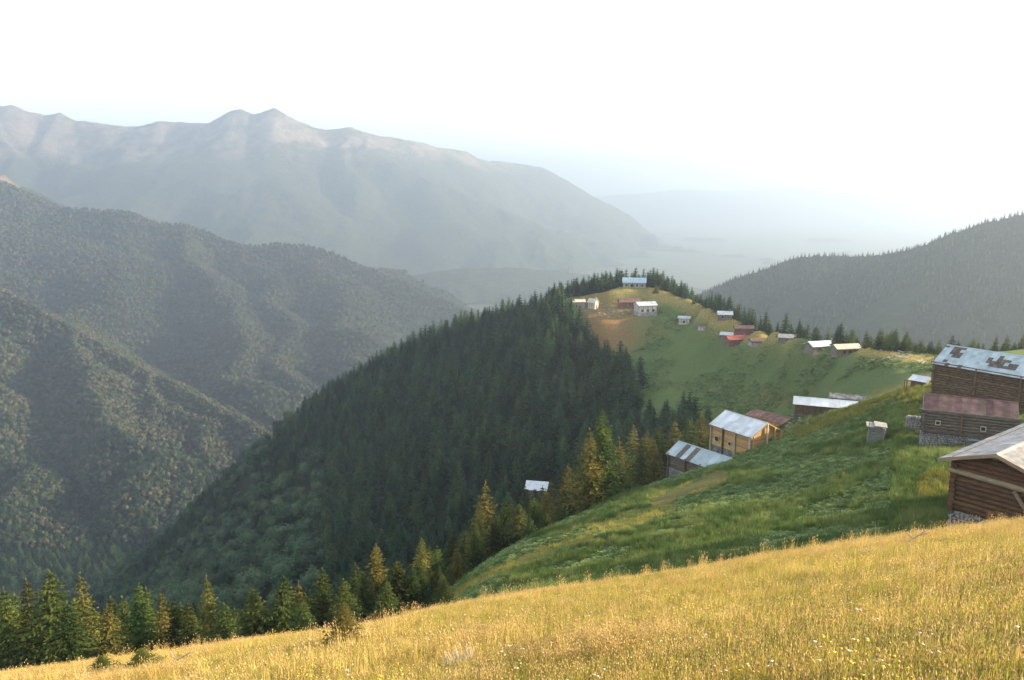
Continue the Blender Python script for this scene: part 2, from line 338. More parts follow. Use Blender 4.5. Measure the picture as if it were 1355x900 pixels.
# apron of ground under and behind the camera
ya = np.linspace(-30, 4, 14)[:-1]; Xa = TT[:, None]*(4 + (4-ya)[None, :]*2.2); Ya = np.broadcast_to(ya[None, :], Xa.shape); Za = PL(Xa, Ya)
Qa = np.arange(NT*13).reshape(NT, 13) + NT*NY; Qa = np.concatenate([Qa, Q[:, :1]], 1)
Fa = np.stack([Qa[:-1,:-1], Qa[1:,:-1], Qa[1:,1:], Qa[:-1,1:]], -1).reshape(-1, 4)
V = np.concatenate([np.stack([XG, YG, ZG], -1).reshape(-1, 3), np.stack([Xa, Ya, Za], -1).reshape(-1, 3)])
me = mesh_np('hillside', V, np.concatenate([F, Fa])); me.shade_smooth()
def attr(me, name, arr, rest=0.):
    a = me.attributes.new(name, 'FLOAT', 'POINT'); full = np.full(len(me.vertices), rest, np.float32)
    full[:arr.size] = arr.ravel(); a.data.foreach_set('value', full)
attr(me, 'meadow', golden, 1.); attr(me, 'dry', dry); attr(me, 'brown', brown); attr(me, 'wood', forest.astype(float)); attr(me, 'pale', pale)
def ground_mat():
    m = bpy.data.materials.new('hillside_ground'); m.use_nodes = True; n = m.node_tree.nodes; l = m.node_tree.links
    b = n['Principled BSDF']; b.inputs['Roughness'].default_value = .95; b.inputs['Specular IOR Level'].default_value = .1
    pos = n.new('ShaderNodeNewGeometry').outputs['Position']
    def noise(sc, d=6, r=.6):
        t = n.new('ShaderNodeTexNoise'); t.inputs['Scale'].default_value = sc; t.inputs['Detail'].default_value = d; t.inputs['Roughness'].default_value = r; l.new(pos, t.inputs['Vector']); return t.outputs[0]
    def ramp(src, cs):
        r = n.new('ShaderNodeValToRGB'); l.new(src, r.inputs[0]); e = r.color_ramp.elements
        while len(e) < len(cs): e.new(.5)
        for k, (p_, c) in enumerate(cs): e[k].position = p_; e[k].color = (*c, 1)
        return r.outputs[0]
    def mix(fac, a, c):
        x = n.new('ShaderNodeMix'); x.data_type = 'RGBA'; l.new(fac, x.inputs[0]); l.new(a, x.inputs[6]); l.new(c, x.inputs[7]); return x.outputs[2]
    def at_(nm): a = n.new('ShaderNodeAttribute'); a.attribute_name = nm; return a.outputs['Fac']
    nf, nm_, nc = noise(1.6), noise(.35), noise(.06)
    green = mix(noise(.12, 8, .75), ramp(nf, [(.3, (.06,.095,.028)), (.55, (.10,.155,.045)), (.75, (.15,.20,.07))]), ramp(nc, [(.35, (.07,.12,.035)), (.6, (.13,.165,.05))]))
    gold = ramp(noise(3.), [(.3, (.26,.21,.05)), (.5, (.46,.34,.10)), (.7, (.56,.42,.15))])
    drc = ramp(nf, [(.3, (.16,.15,.04)), (.5, (.30,.23,.07)), (.7, (.38,.29,.11))])
    brn = ramp(nf, [(.3, (.13,.075,.03)), (.6, (.24,.155,.06)), (.8, (.17,.13,.05))])
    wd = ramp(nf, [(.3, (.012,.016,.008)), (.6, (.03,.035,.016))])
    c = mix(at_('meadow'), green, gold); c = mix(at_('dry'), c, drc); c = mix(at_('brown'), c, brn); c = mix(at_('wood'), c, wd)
    c = mix(at_('pale'), c, ramp(nf, [(.3, (.25,.26,.2)), (.7, (.4,.42,.35))]))
    l.new(c, b.inputs['Base Color'])
    bp = n.new('ShaderNodeBump'); bp.inputs['Distance'].default_value = .5; l.new(noise(1.2, 8, .7), bp.inputs['Height']); l.new(bp.outputs[0], b.inputs['Normal'])
    return m
hill = link('hillside', me, ground_mat()); tag(hill, kind='structure')

# ------------------------------------------------------------------ distant mountains
def world_poly(pl, q=1.): return [at(p[0], p[1], p[2]*q) for p in pl]
def mountain(name, lines, k, trange, yrange, res, rough, m, fl=FLOOR, seed=1, rib=(160., 40.), powr=1.0, q=1., fade=0.):
    t = np.linspace(trange[0], trange[1], res[0]); y = np.exp(np.linspace(math.log(yrange[0]), math.log(yrange[1]), res[1]))
    X = t[:, None]*y[None, :]; Y = np.broadcast_to(y[None, :], X.shape)
    # warped domain makes flanks irregular, ribs run down from every ridge
    L = yrange[1]*.05
    wx = X + L*fbm(X/(L*2.5), Y/(L*2.5), seed+50, 4)*2.2; wy = Y + L*fbm(X/(L*2.5), Y/(L*2.5), seed+60, 4)*2.2
    Z = np.full(X.shape, fl - 30.0); D = np.full(X.shape, 1e9)
    for pl, kk in lines:
        P = world_poly(pl, q)
        if (pl, kk) != lines[0] and kk > .9 and fade == 0:       # spurs wander instead of running straight
            rr = np.random.default_rng(seed*100 + int(pl[0][0]) % 97); NP = [P[0]]
            for a, b in zip(P[:-1], P[1:]):
                sl_ = math.hypot(b[0]-a[0], b[1]-a[1]); nx_, ny_ = -(b[1]-a[1])/sl_, (b[0]-a[0])/sl_
                for s_ in (.33, .67, 1.):
                    o_ = rr.normal(0, .11)*sl_; c_ = a + (b-a)*s_; NP.append(np.array([c_[0]+nx_*o_, c_[1]+ny_*o_, c_[2] + rr.normal(0, .02)*sl_]))
            P = NP
        for a, b in zip(P[:-1], P[1:]):
            dx, dy = b[0]-a[0], b[1]-a[1]; L2 = dx*dx+dy*dy
            for sx, sy, wgt in ((X, Y, 0), (wx, wy, 1)):
                s = np.clip(((sx-a[0])*dx + (sy-a[1])*dy)/L2, 0, 1)
                dd = np.hypot(sx-a[0]-s*dx, sy-a[1]-s*dy)
                if wgt == 0:
                    d0 = dd; s0 = s
                else:
                    w = sstep(0, rib[0], d0); d_ = d0*(1-w)+dd*w; s_ = s0*(1-w)+s*w
            h = a[2] + s_*(b[2]-a[2]) - kk*k*d_
            Z = np.maximum(Z, h); D = np.minimum(D, d0)
    w = sstep(0, rib[0], D)
    Z = Z + w*rib[1]*(ridged(wx/rib[0], wy/rib[0]/1.3, seed, 5) - .75) + rough*fbm(X/(rough*3), Y/(rough*3), seed+9, 3)*(.25+.75*w) + rough*(.9+.9*w)*(ridged(X/(rough*7), Y/(rough*7), seed+30, 5) - .7)
    Z = np.maximum(Z, fl - 5)
    V = np.stack([X, Y, Z], -1).reshape(-1, 3); Q = np.arange(X.size).reshape(X.shape)
    F = np.stack([Q[:-1,:-1], Q[1:,:-1], Q[1:,1:], Q[:-1,1:]], -1).reshape(-1, 4)
    zf = Z.ravel()[F].max(1); F = F[zf > fl - 4.5]
    me = mesh_np(name, V, F); me.shade_smooth(); o = link(name, me, m); tag(o, kind='structure')
    def hz(x, y_):
        tt = x/y_; fi = (tt-t[0])/(t[1]-t[0]); fj = (np.log(y_)-math.log(yrange[0]))/(math.log(yrange[1]/yrange[0]))*(res[1]-1)
        i = np.clip(fi.astype(int), 0, res[0]-2); j = np.clip(fj.astype(int), 0, res[1]-2); fi = fi-i; fj = fj-j
        return (Z[i,j]*(1-fi)+Z[i+1,j]*fi)*(1-fj)+(Z[i,j+1]*(1-fi)+Z[i+1,j+1]*fi)*fj
    return o, hz
def rock_mat(name, forest, grass, rock, line, rs, gs=.004, bd=9):
    """forest below a height line, grass and bare rock above it and on the steepest faces"""
    m = bpy.data.materials.new(name); m.use_nodes = True; n = m.node_tree.nodes; l = m.node_tree.links
    b = n['Principled BSDF']; b.inputs['Roughness'].default_value = 1; b.inputs['Specular IOR Level'].default_value = 0
    g = n.new('ShaderNodeNewGeometry')
    def noise(sc, d=8, r=.6):
        t = n.new('ShaderNodeTexNoise'); t.inputs['Scale'].default_value = sc; t.inputs['Detail'].default_value = d; t.inputs['Roughness'].default_value = r; l.new(g.outputs['Position'], t.inputs['Vector']); return t.outputs[0]
    def ramp(src, cs):
        r = n.new('ShaderNodeValToRGB'); l.new(src, r.inputs[0]); e = r.color_ramp.elements
        while len(e) < len(cs): e.new(.5)
        for k, (p_, c) in enumerate(cs): e[k].position = p_; e[k].color = (*c, 1)
        return r.outputs[0]
    sep = n.new('ShaderNodeSeparateXYZ'); l.new(g.outputs['Position'], sep.inputs[0])
    ad = n.new('ShaderNodeMath'); ad.operation = 'MULTIPLY_ADD'; l.new(noise(gs), ad.inputs[0]); ad.inputs[1].default_value = rs*2.4; l.new(sep.outputs[2], ad.inputs[2])
    mr = n.new('ShaderNodeMapRange'); l.new(ad.outputs[0], mr.inputs[0]); mr.inputs[1].default_value = line - rs*.3 + rs*1.2; mr.inputs[2].default_value = line + rs*.3 + rs*1.2
    fo = ramp(noise(.03, 10, .75), [(.35, forest[0]), (.6, forest[1])])
    hi = ramp(noise(gs*3, 10, .7), [(.42, grass), (.56, rock)])
    mx = n.new('ShaderNodeMix'); mx.data_type = 'RGBA'; l.new(mr.outputs[0], mx.inputs[0]); l.new(fo, mx.inputs[6]); l.new(hi, mx.inputs[7])
    l.new(mx.outputs[2], b.inputs['Base Color'])
    bp = n.new('ShaderNodeBump'); bp.inputs['Distance'].default_value = bd; l.new(noise(.03, 10, .75), bp.inputs['Height']); l.new(bp.outputs[0], b.inputs['Normal'])
    return m
m_near = rock_mat('wooded_hill', ((.02,.036,.02),(.038,.055,.028)), (.1,.11,.05), (.2,.18,.14), 500, 40)
m_mid = rock_mat('wooded_mountain', ((.022,.035,.018),(.04,.055,.028)), (.07,.075,.04), (.20,.165,.12), 30, 60, .005)
m_far = rock_mat('alpine_mountain', ((.04,.055,.03),(.07,.085,.04)), (.07,.08,.04), (.27,.225,.17), 260, 160, .0016, 30)
# nearest wooded hill on the left
M1, h1 = mountain('wooded_hill', [
  ([(-400,270,1550),(-200,320,1480),(-100,345,1450),(0,386,1400),(50,412,1365),(100,440,1330),(150,470,1295),(200,497,1260),(250,522,1220),(300,549,1180),(340,569,1130),(420,620,1080),(520,700,1000)],1),
  ([(100,440,1330),(130,490,1200),(180,570,1060),(220,628,970)],1.08),
  ([(200,497,1260),(240,560,1120),(285,612,1040)],1.08), ([(-100,345,1450),(-60,450,1220),(0,560,1060),(60,655,920)],1.08)],
  .72, (-1.05, -.1), (760, 2000), (300, 260), 5, m_near, seed=3, rib=(150., 70.))
M2, h2 = mountain('wooded_mountain', [
  ([(-400,120,2750),(-200,170,2650),(-60,215,2550),(0,245,2500),(20,250,2500),(45,266,2480),(75,278,2450),(120,280,2430),(170,282,2400),(190,292,2400),(215,297,2400),(245,298,2400),(265,306,2400),(300,320,2380),(335,328,2350),(370,325,2350),(405,326,2350),(430,333,2330),(480,354,2300),(530,374,2250),(580,396,2200),(612,412,2150),(660,452,2100),(720,510,2000)],.8),
  ([(245,298,2400),(262,350,2150),(290,410,1880),(320,465,1620),(350,515,1420),(378,560,1320)],1.0),
  ([(405,326,2350),(440,370,2130),(458,420,1880),(475,470,1620),(480,500,1500)],1.05), ([(75,278,2450),(70,340,2200),(90,400,2000),(120,450,1850)],1.1),
  ([(0,245,2500),(-40,330,2200),(-20,400,2000)],1.1), ([(335,328,2350),(350,380,2100),(385,440,1800),(400,500,1480)],1.05)],
  .6, (-1.0, .16), (1150, 3700), (420, 320), 9, m_mid, seed=11, rib=(300., 130.), q=1.0)
M3, h3 = mountain('alpine_mountain', [
  ([(-500,110,5600),(-300,118,5400),(-100,128,5300),(0,140,5200),(18,139,5200),(40,148,5200),(60,151,5200),(80,149,5200),(100,158,5200),(140,163,5200),(180,167,5200),(195,162,5200),(215,160,5200),(250,162,5200),(283,161,5200),(298,149,5200),(318,143,5200),(335,151,5200),(347,148,5200),(362,142,5200),(380,153,5200),(400,165,5200),(430,171,5200),(448,170,5200),(465,168,5200),(500,179,5200),(540,185,5250),(590,196,5400)],1),
  ([(465,168,5200),(510,205,4950),(560,232,4800),(600,250,4700),(680,287,4600),(760,322,4500),(820,345,4450),(870,366,4400),(900,384,4400),(960,425,4300)],1),
  ([(590,196,5500),(620,206,5900),(640,213,6200),(690,217,6300),(720,221,6300),(745,238,6300),(780,262,6300),(820,290,6300),(860,318,6200),(890,340,6200),(930,364,6100),(980,398,6000)],1),
  ([(380,410,3000),(430,395,3000),(520,368,3050),(620,352,3100),(700,356,3150),(800,366,3200),(900,378,3200),(1000,396,3200)],.62),
  ([(215,160,5200),(200,220,4800),(210,280,4400)],1.05), ([(318,143,5200),(300,200,4900),(270,260,4500),(240,310,4200)],1.05),
  ([(465,168,5200),(462,205,4900),(478,245,4600),(500,300,4300),(540,350,4100)],1.0), ([(362,142,5200),(380,210,4800),(400,290,4300)],1.05), ([(600,250,4700),(590,300,4400),(620,350,4200)],1.0), ([(0,140,5200),(10,200,4800),(-10,260,4400)],1.05)],
  .55, (-1.0, .42), (2700, 9000), (480, 360), 24, m_far, seed=23, rib=(620., 330.), q=1.1)
M6, h6 = mountain('hazy_range', [([(560,330,14000),(700,275,14000),(760,262,14000),(830,256,14000),(900,250,14000),(960,251,14000),(1040,246,14000),(1100,251,14000),(1150,258,14000),(1250,264,14000),(1330,259,14000),(1500,252,14000),(1900,245,14000)],1)],
  .4, (-.2, 1.3), (11000, 16400), (160, 60), 60, m_far, seed=31, rib=(900., 200.))
M5, h5 = mountain('spruce_hill', [
  ([(860,440,1520),(900,410,1510),(940,384,1500),(980,365,1480),(1010,355,1470),(1040,344,1450),(1080,336,1430),(1130,339,1400),(1170,336,1370),(1200,330,1350),(1230,322,1320),(1260,308,1300),(1310,291,1270),(1355,283,1250),(1500,245,1200),(1700,205,1150),(2000,180,1100),(2400,170,1100)],1),
  ([(1080,336,1430),(1110,390,1250),(1150,440,1080),(1170,480,950)],1.05), ([(1260,308,1300),(1225,380,1130),(1190,420,1030),(1150,455,930)],1.05), ([(1355,283,1250),(1330,370,1080),(1300,450,930)],1.05), ([(1500,245,1200),(1450,350,1030),(1430,450,900)],1.05), ([(980,365,1480),(1010,420,1300),(1040,460,1150)],1.05)],
  .6, (.12, 1.6), (560, 2300), (330, 260), 6, m_near, seed=41, rib=(210., 110.))
# valley floor to the horizon
mb = MB(); mb.add([(-26000,-2000,FLOOR-10),(26000,-2000,FLOOR-10),(26000,30000,FLOOR-10),(-26000,30000,FLOOR-10)], [(0,1,2,3)])
tag(mb.build('valley_floor', mat('valley_ground', (.04,.055,.022), (.07,.09,.035), .012, 1.)), kind='structure')

# ------------------------------------------------------------------ haze: one closed box of even air
mb = MB(); mb.box(-17000, 21000, -1500, 16500, FLOOR-12, 650)
hm = bpy.data.materials.new('haze'); hm.use_nodes = True; hn = hm.node_tree; hn.nodes.remove(hn.nodes['Principled BSDF'])
pv = hn.nodes.new('ShaderNodeVolumePrincipled'); hn.links.new(pv.outputs[0], hn.nodes['Material Output'].inputs['Volume'])
HAZE = 0.000235
pv.inputs['Density'].default_value = HAZE; pv.inputs['Color'].default_value = (.43,.53,.675,1); pv.inputs['Anisotropy'].default_value = .5
tag(mb.build('haze', hm), kind='stuff')
# ------------------------------------------------------------------ house materials
def wood(name, c1, c2, **k): return mat(name, c1, c2, 2.2, .85, bump=.01, bscale=9, rnd=.22, stretch=(1, 1, 4), **k)
MT = dict(
 darklog=wood('weathered_dark_log', (.075,.048,.028), (.17,.12,.07)), greylog=wood('weathered_grey_log', (.09,.075,.06), (.17,.14,.11)),
 redlog=wood('reddish_log', (.088,.046,.025), (.16,.085,.048)), honey=wood('fresh_pine', (.42,.25,.10), (.55,.36,.16)),
 paleplank=wood('pale_plank', (.42,.36,.27), (.55,.48,.37)), dark=mat('dark_opening', (.01,.01,.012), (.02,.02,.02), 5, .5),
 glass=mat('window_glass', (.03,.035,.04), (.04,.05,.055), 2, .12, spec=.6),
 stone=mat('field_stone', (.17,.17,.16), (.34,.33,.31), 1.4, .95, bump=.03, bscale=12, rnd=.25), mortar=mat('dry_joint', (.07,.065,.055), (.11,.10,.09), 4, 1.),
 deck=wood('roof_boards', (.10,.075,.05), (.16,.12,.08)), fascia=wood('fascia_board', (.22,.16,.10), (.33,.25,.17)),
 greybrown=mat('grey_brown_boards', (.13,.11,.095), (.24,.20,.17), 1.2, .9, stretch=(3,3,.5)), pale=mat('pale_boards', (.28,.24,.20), (.36,.32,.27), 1.2, .9),
 brownpale=mat('whitewashed_wall', (.36,.34,.30), (.48,.45,.41), 1.0, .9), reddish=mat('red_brown_boards', (.15,.07,.055), (.24,.13,.10), 1.2, .9),
 pinkish=mat('pinkish_boards', (.32,.24,.22), (.42,.33,.30), 1.2, .9), cream=mat('cream_boards', (.52,.46,.37), (.62,.56,.46), 1., .9),
 greywhite=mat('off_white_wall', (.45,.42,.36), (.60,.57,.50), 1., .9))
def metal(name, c1, c2, c3=None, sc=.9, rnd=.14, rough=.42, met=.35): return mat(name, c1, c2, sc, rough, c3=c3, rnd=rnd, metal=met, bump=.004, bscale=6, spec=.5, detail=8)
RM = dict(white=metal('white_sheet_metal', (.55,.60,.62), (.72,.76,.78)), blueS=metal('pale_blue_sheet', (.33,.42,.45), (.47,.56,.585)), greyS=metal('grey_sheet', (.24,.215,.185), (.46,.44,.41), (.34,.32,.295), sc=2.2),
 rustS=metal('rusty_sheet', (.12,.065,.052), (.235,.135,.11), (.165,.092,.075), 1.6, .3, .8, 0), patch=mat('old_shingle_patch', (.07,.06,.055), (.20,.17,.15), 6, .95, rnd=.3),
 crimson=metal('crimson_sheet', (.36,.06,.05), (.46,.10,.085), rough=.6, met=0), brown=mat('brown_roof_boards', (.11,.06,.05), (.19,.12,.10), 1.2, .9), cream=mat('cream_roof', (.50,.44,.36), (.60,.54,.45), .8, .7),
 beige=metal('beige_sheet', (.46,.42,.33), (.56,.51,.42), rough=.6, met=.1), greypale=metal('pale_grey_sheet', (.40,.45,.47), (.58,.62,.64)), blue=metal('light_blue_sheet', (.30,.45,.52), (.40,.54,.60), met=.1))
def sheet_mesh(w, s, ribs=5, a=.022):
    n = ribs*2 + 1; V = []; F = []
    for j, y in enumerate((0, s)):
        for i in range(n): V.append((w*i/(n-1), y, a*(i % 2)))
    F = [(i, i+1, n+i+1, n+i) for i in range(n-1)]
    me = bpy.data.meshes.new('roof_sheet'); me.from_pydata(V, [], F); me.update(); return me
def stones(x0, x1, z0, z1, face, cols=None, size=.26, depth=.16):
    """irregular stones laid in rough courses over a rectangle; face(u, w, out) -> local point"""
    m = MB(); z = z0
    while z < z1:
        hh = random.uniform(.7, 1.15)*size*.75; u = x0 - random.uniform(0, size)
        while u < x1:
            ww = random.uniform(.6, 1.5)*size; a, b = max(u, x0-.03), min(u+ww-.025, x1+.03); zt = min(z+hh-.022, z1)
            if b - a > .05 and zt - z > .04:
                o = depth*random.uniform(.5, 1.1); j = lambda: random.uniform(-.02, .02)
                P = [face(a+j(), z+j(), 0), face(b+j(), z+j(), 0), face(b+j(), zt+j(), 0), face(a+j(), zt+j(), 0)]
                i_ = .035
                P += [face(a+i_+j(), z+i_+j(), o), face(b-i_+j(), z+i_*.6+j(), o), face(b-i_+j(), zt-i_+j(), o), face(a+i_+j(), zt-i_*.8+j(), o)]
                m.add(P, [(4,5,6,7),(0,1,5,4),(1,2,6,5),(2,3,7,6),(3,0,4,7)])
            u += ww
        z += hh
    return m
def build_house(k):
    L, d, h, wh, oh, st = k['L'], k['d'], k['h'], k['wh'], k['oh'], k['st']; near = k['Y'] < 150 and k['name'] != 'forest_hut'
    root = empty(k['name'], k['o'], rad(k['ang'])); tag(root, k['label'], k['cat'])
    if k['name'] == 'farmhouse': root['group'] = 'houses of the far hamlet'
    wm = MT[k['wc']]; x0, x1, y0, y1 = oh, L-oh, oh, 2*d-oh; zt = wh + h*oh/d - .05; za = wh + h - .05
    zl = lambda y: wh + h*min(y, 2*d-y)/d - .06
    m = MB(); m.prism([(y0,-2.),(y1,-2.),(y1,zt),(d,za),(y0,zt)], x0, x1); m.build('wall', wm, root)
    # stone ground course
    if st > 0:
        m = MB(); m.box(x0-.06, x1+.06, y0-.06, y1+.06, -2.5, st); m.build('foundation', MT['mortar'] if near else MT['stone'] if st > 1.15 else wm, root)
        if near:
            S_ = MB()
            for fn, a, b in ((lambda u, w, o: (u, y0-.06-o, w), x0-.06, x1+.06), (lambda u, w, o: (x1+.06+o, u, w), y0-.06, y1+.06), (lambda u, w, o: (x0-.06-o, u, w), y0-.06, y1+.06)):
                q = stones(a, b, -.9, st, fn); S_.add(q.v, q.f)
            tag(S_.build('stonework', MT['stone'], root), kind='stuff')
    w = k['wall']
    if near and w in ('log', 'plank'):
        r = .15 if w == 'log' else .13; z = st + r; i = 0; ln = []
        while z < zt - .02: ln.append(z); z += 2*r*.94
        cache = {}
        def piece(p, q, jr):
            Lq = (Vector(q)-Vector(p)).length; key = (round(Lq, 2), w)
            if key not in cache:
                mm = MB()
                if w == 'log': mm.bar((0,0,0), (Lq,0,0), r, n=8)
                else: mm.box(0, Lq, -.045, .045, -r*.93, r*.93)
                cache[key] = mm.mesh('log' if w == 'log' else 'plank')
            o = link('log' if w == 'log' else 'plank', cache[key], wm, root); dv = Vector(q)-Vector(p)
            o.location = p; o.rotation_euler = (random.uniform(-.02, .02) if w != 'log' else random.uniform(0, 3), 0, math.atan2(dv.y, dv.x) + random.uniform(-.003,.003)); return o
        e = .28 if w == 'log' else .03; off = r*.55 if w == 'log' else .03
        for z in ln:
            piece((x0-e+random.uniform(-.08,.05), y0-off*.6, z), (x1+e, y0-off*.6, z), r)
        # gable courses, to the roof line
        z = st + r*(1.5 if w == 'log' else 1)
        while z < za - .1:
            ya = y0 - e
            if z > zt - .1: ya = max(ya, d*(z-wh+.12)/h + .05)
            yb = 2*d - ya
            if yb - ya > .3:
                piece((x1+off*.6, ya, z), (x1+off*.6, yb, z), r); piece((x0-off*.6, ya, z), (x0-off*.6, yb, z), r)
            z += 2*r*.94
    elif near:
        u = x0; bm_ = MB(); bm_.box(0, .21, -.03, .0, st, zt); bme = bm_.mesh('board')
        while u < x1 - .1:
            o = link('board', bme, wm, root); o.location = (u, y0-.004+random.uniform(-.012, 0), random.uniform(-.03,.0)); u += .235
    if near and w == 'log':
        for z_, q in ((zt+.0, 1),):
            m = MB(); m.bar((x0-.5, y0-.05, zt-.02), (x1+.5, y0-.05, zt-.02), .11); m.build('wall_plate', wm, root)
    for p in k.get('posts', ()):
        m = MB(); u = x0 + p*(x1-x0); m.box(u-.11, u+.11, y0-.30, y0-.1, -.4 if w == 'plank' else st, zt); m.build('post', MT['darklog'] if k['wc'] != 'honey' or p in (.32,) else MT['paleplank'], root)
    for wn in k.get('wins', ()):
        u = x0 + wn[0]*(x1-x0); zc = wn[1]*(wh/ k['wh']); hw = wn[2]/2; pr = .24 if near else .1
        fr = MB(); t_ = .07
        for a, b, c_, e_ in ((-hw-t_, hw+t_, hw, hw+t_), (-hw-t_, hw+t_, -hw-t_, -hw), (-hw-t_, -hw, -hw, hw), (hw, hw+t_, -hw, hw)):
            fr.box(u+a, u+b, y0-pr, y0-.0, zc+c_, zc+e_)
        f_ = fr.build('window', MT['paleplank'] if near else MT['deck'], root)
        m = MB(); m.box(u-hw, u+hw, y0-pr+.05, y0, zc-hw, zc+hw); m.build('pane', MT['dark'] if near else MT['glass'], f_)
    # ---- roof
    s = math.hypot(d, h); ang = math.atan2(h, d); rt = k['roof']
    base = {'patched':'blueS','patched_blue':'blueS','rust':'rustS','grey':'greyS','stone':'brown'}.get(rt, rt)
    if near:
        m = MB(); m.prism([(0,wh-.05),(d,wh+h-.05),(2*d,wh-.05),(2*d,wh),(d,wh+h),(0,wh)], 0, L); m.build('roof_deck', MT['deck'], root)
        for xx in (-.03, L-.02):
            m = MB(); m.prism([(-.03,wh-.16),(d,wh+h-.16),(2*d+.03,wh-.16),(2*d+.03,wh+.045),(d,wh+h+.05),(-.03,wh+.045)], xx, xx+.05); m.build('rake_board', MT['fascia'], root)
        if rt == 'stone':
            for sgn in (0, 1):
                for r_ in range(4):
                    u = 0
                    while u < L-.2:
                        ww = random.uniform(.35, .7); v0 = s*r_/4; m = MB(); m.box(0, ww-.03, -.05, s/4+.12, 0, random.uniform(.05,.1), .03)
                        o = m.build('stone_slab', MT['stone'], root); tl = Matrix.Rotation(ang + random.uniform(.03,.12), 4, 'X') @ Matrix.Rotation(random.uniform(-.2,.2), 4, 'Z')
                        if sgn == 0: o.matrix_basis = Matrix.Translation((u, v0*math.cos(ang), wh+v0*math.sin(ang)+.03)) @ tl
                        else: o.matrix_basis = Matrix.Translation((u+ww, 2*d-v0*math.cos(ang), wh+v0*math.sin(ang)+.03)) @ Matrix.Rotation(math.pi, 4, 'Z') @ tl
                        u += ww
        else:
            nx = max(3, round(L/(.62 if rt == 'rust' else .5 if rt == 'patched' else .85))); rows = 7 if rt == 'patched' else (2 if s > 3 else 1); sw = L/nx; sl = s/rows
            me_ = sheet_mesh(sw+.03, sl+.06); me_.materials.append(RM[base]); mp_ = sheet_mesh(sw-.05, sl-.05, 4, .03); mp_.materials.append(RM['patch'])
            for sgn in (0, 1):
                for j in range(rows):
                    for i in range(nx):
                        fx_ = (i+.5)/nx; old = False
                        if rt == 'patched' and sgn == 0: old = (2 <= j <= 4 and .36 < fx_ < .57 and random.random() < (.85 if j < 4 or fx_ < .5 else .4)) or (j == 5 and .34 < fx_ < .45 and random.random() < .6) or (j >= 4 and .06 < fx_ < .17 and random.random() < .7) or (j == 3 and .10 < fx_ < .16) or random.random() < .015
                        if rt == 'patched_blue' and sgn == 0: old = i in (2, 4) and j == 0
                        o = bpy.data.objects.new('roof_sheet', mp_ if old else me_); COL.objects.link(o); o.parent = root
                        v0 = sl*j; lift = .012 + .006*((i+j) % 2) + (.02 if old else 0); tl = Matrix.Rotation(ang + random.uniform(0,.006), 4, 'X') @ Matrix.Rotation(random.uniform(-.006,.006), 4, 'Z')
                        if sgn == 0: o.matrix_basis = Matrix.Translation((i*sw, v0*math.cos(ang), wh+v0*math.sin(ang)+lift)) @ tl
                        else: o.matrix_basis = Matrix.Translation(((i+1)*sw, 2*d-v0*math.cos(ang), wh+v0*math.sin(ang)+lift)) @ Matrix.Rotation(math.pi, 4, 'Z') @ tl
            m = MB(); m.prism([(d-.17,wh+h-.02*h),(d,wh+h+.07),(d+.17,wh+h-.02*h),(d+.15,wh+h-.02*h-.03),(d,wh+h+.045),(d-.15,wh+h-.02*h-.03)], -.02, L+.02); m.build('ridge_cap', RM[base], root)
    else:
        m = MB(); m.prism([(0,wh-.1),(d,wh+h-.1),(2*d,wh-.1),(2*d,wh+.04),(d,wh+h+.04),(0,wh+.04)], 0, L); rf = m.build('roof', RM[base], root)
        if k['cat'] == 'house' and rt in ('cream', 'greypale', 'crimson', 'white'):
            m = MB(); m.box(L*.78, L*.78+.45, d-.25, d+.25, wh+h-.4, wh+h+.7); m.build('chimney', MT['stone'], rf)
        u = x0+.55*(x1-x0); m = MB(); m.box(x1-.02, x1+.08, d-.45, d+.45, st-.2, st+1.7*wh/3.2); m.build('door', MT['deck'], root)
        for fx_ in (0, .25, .5, .75, 1):
            m = MB(); uu = x0+fx_*(x1-x0); m.box(uu-.09, uu+.09, y0-.07, y0, st, zt); m.build('post', MT['deck'], root)
    return root
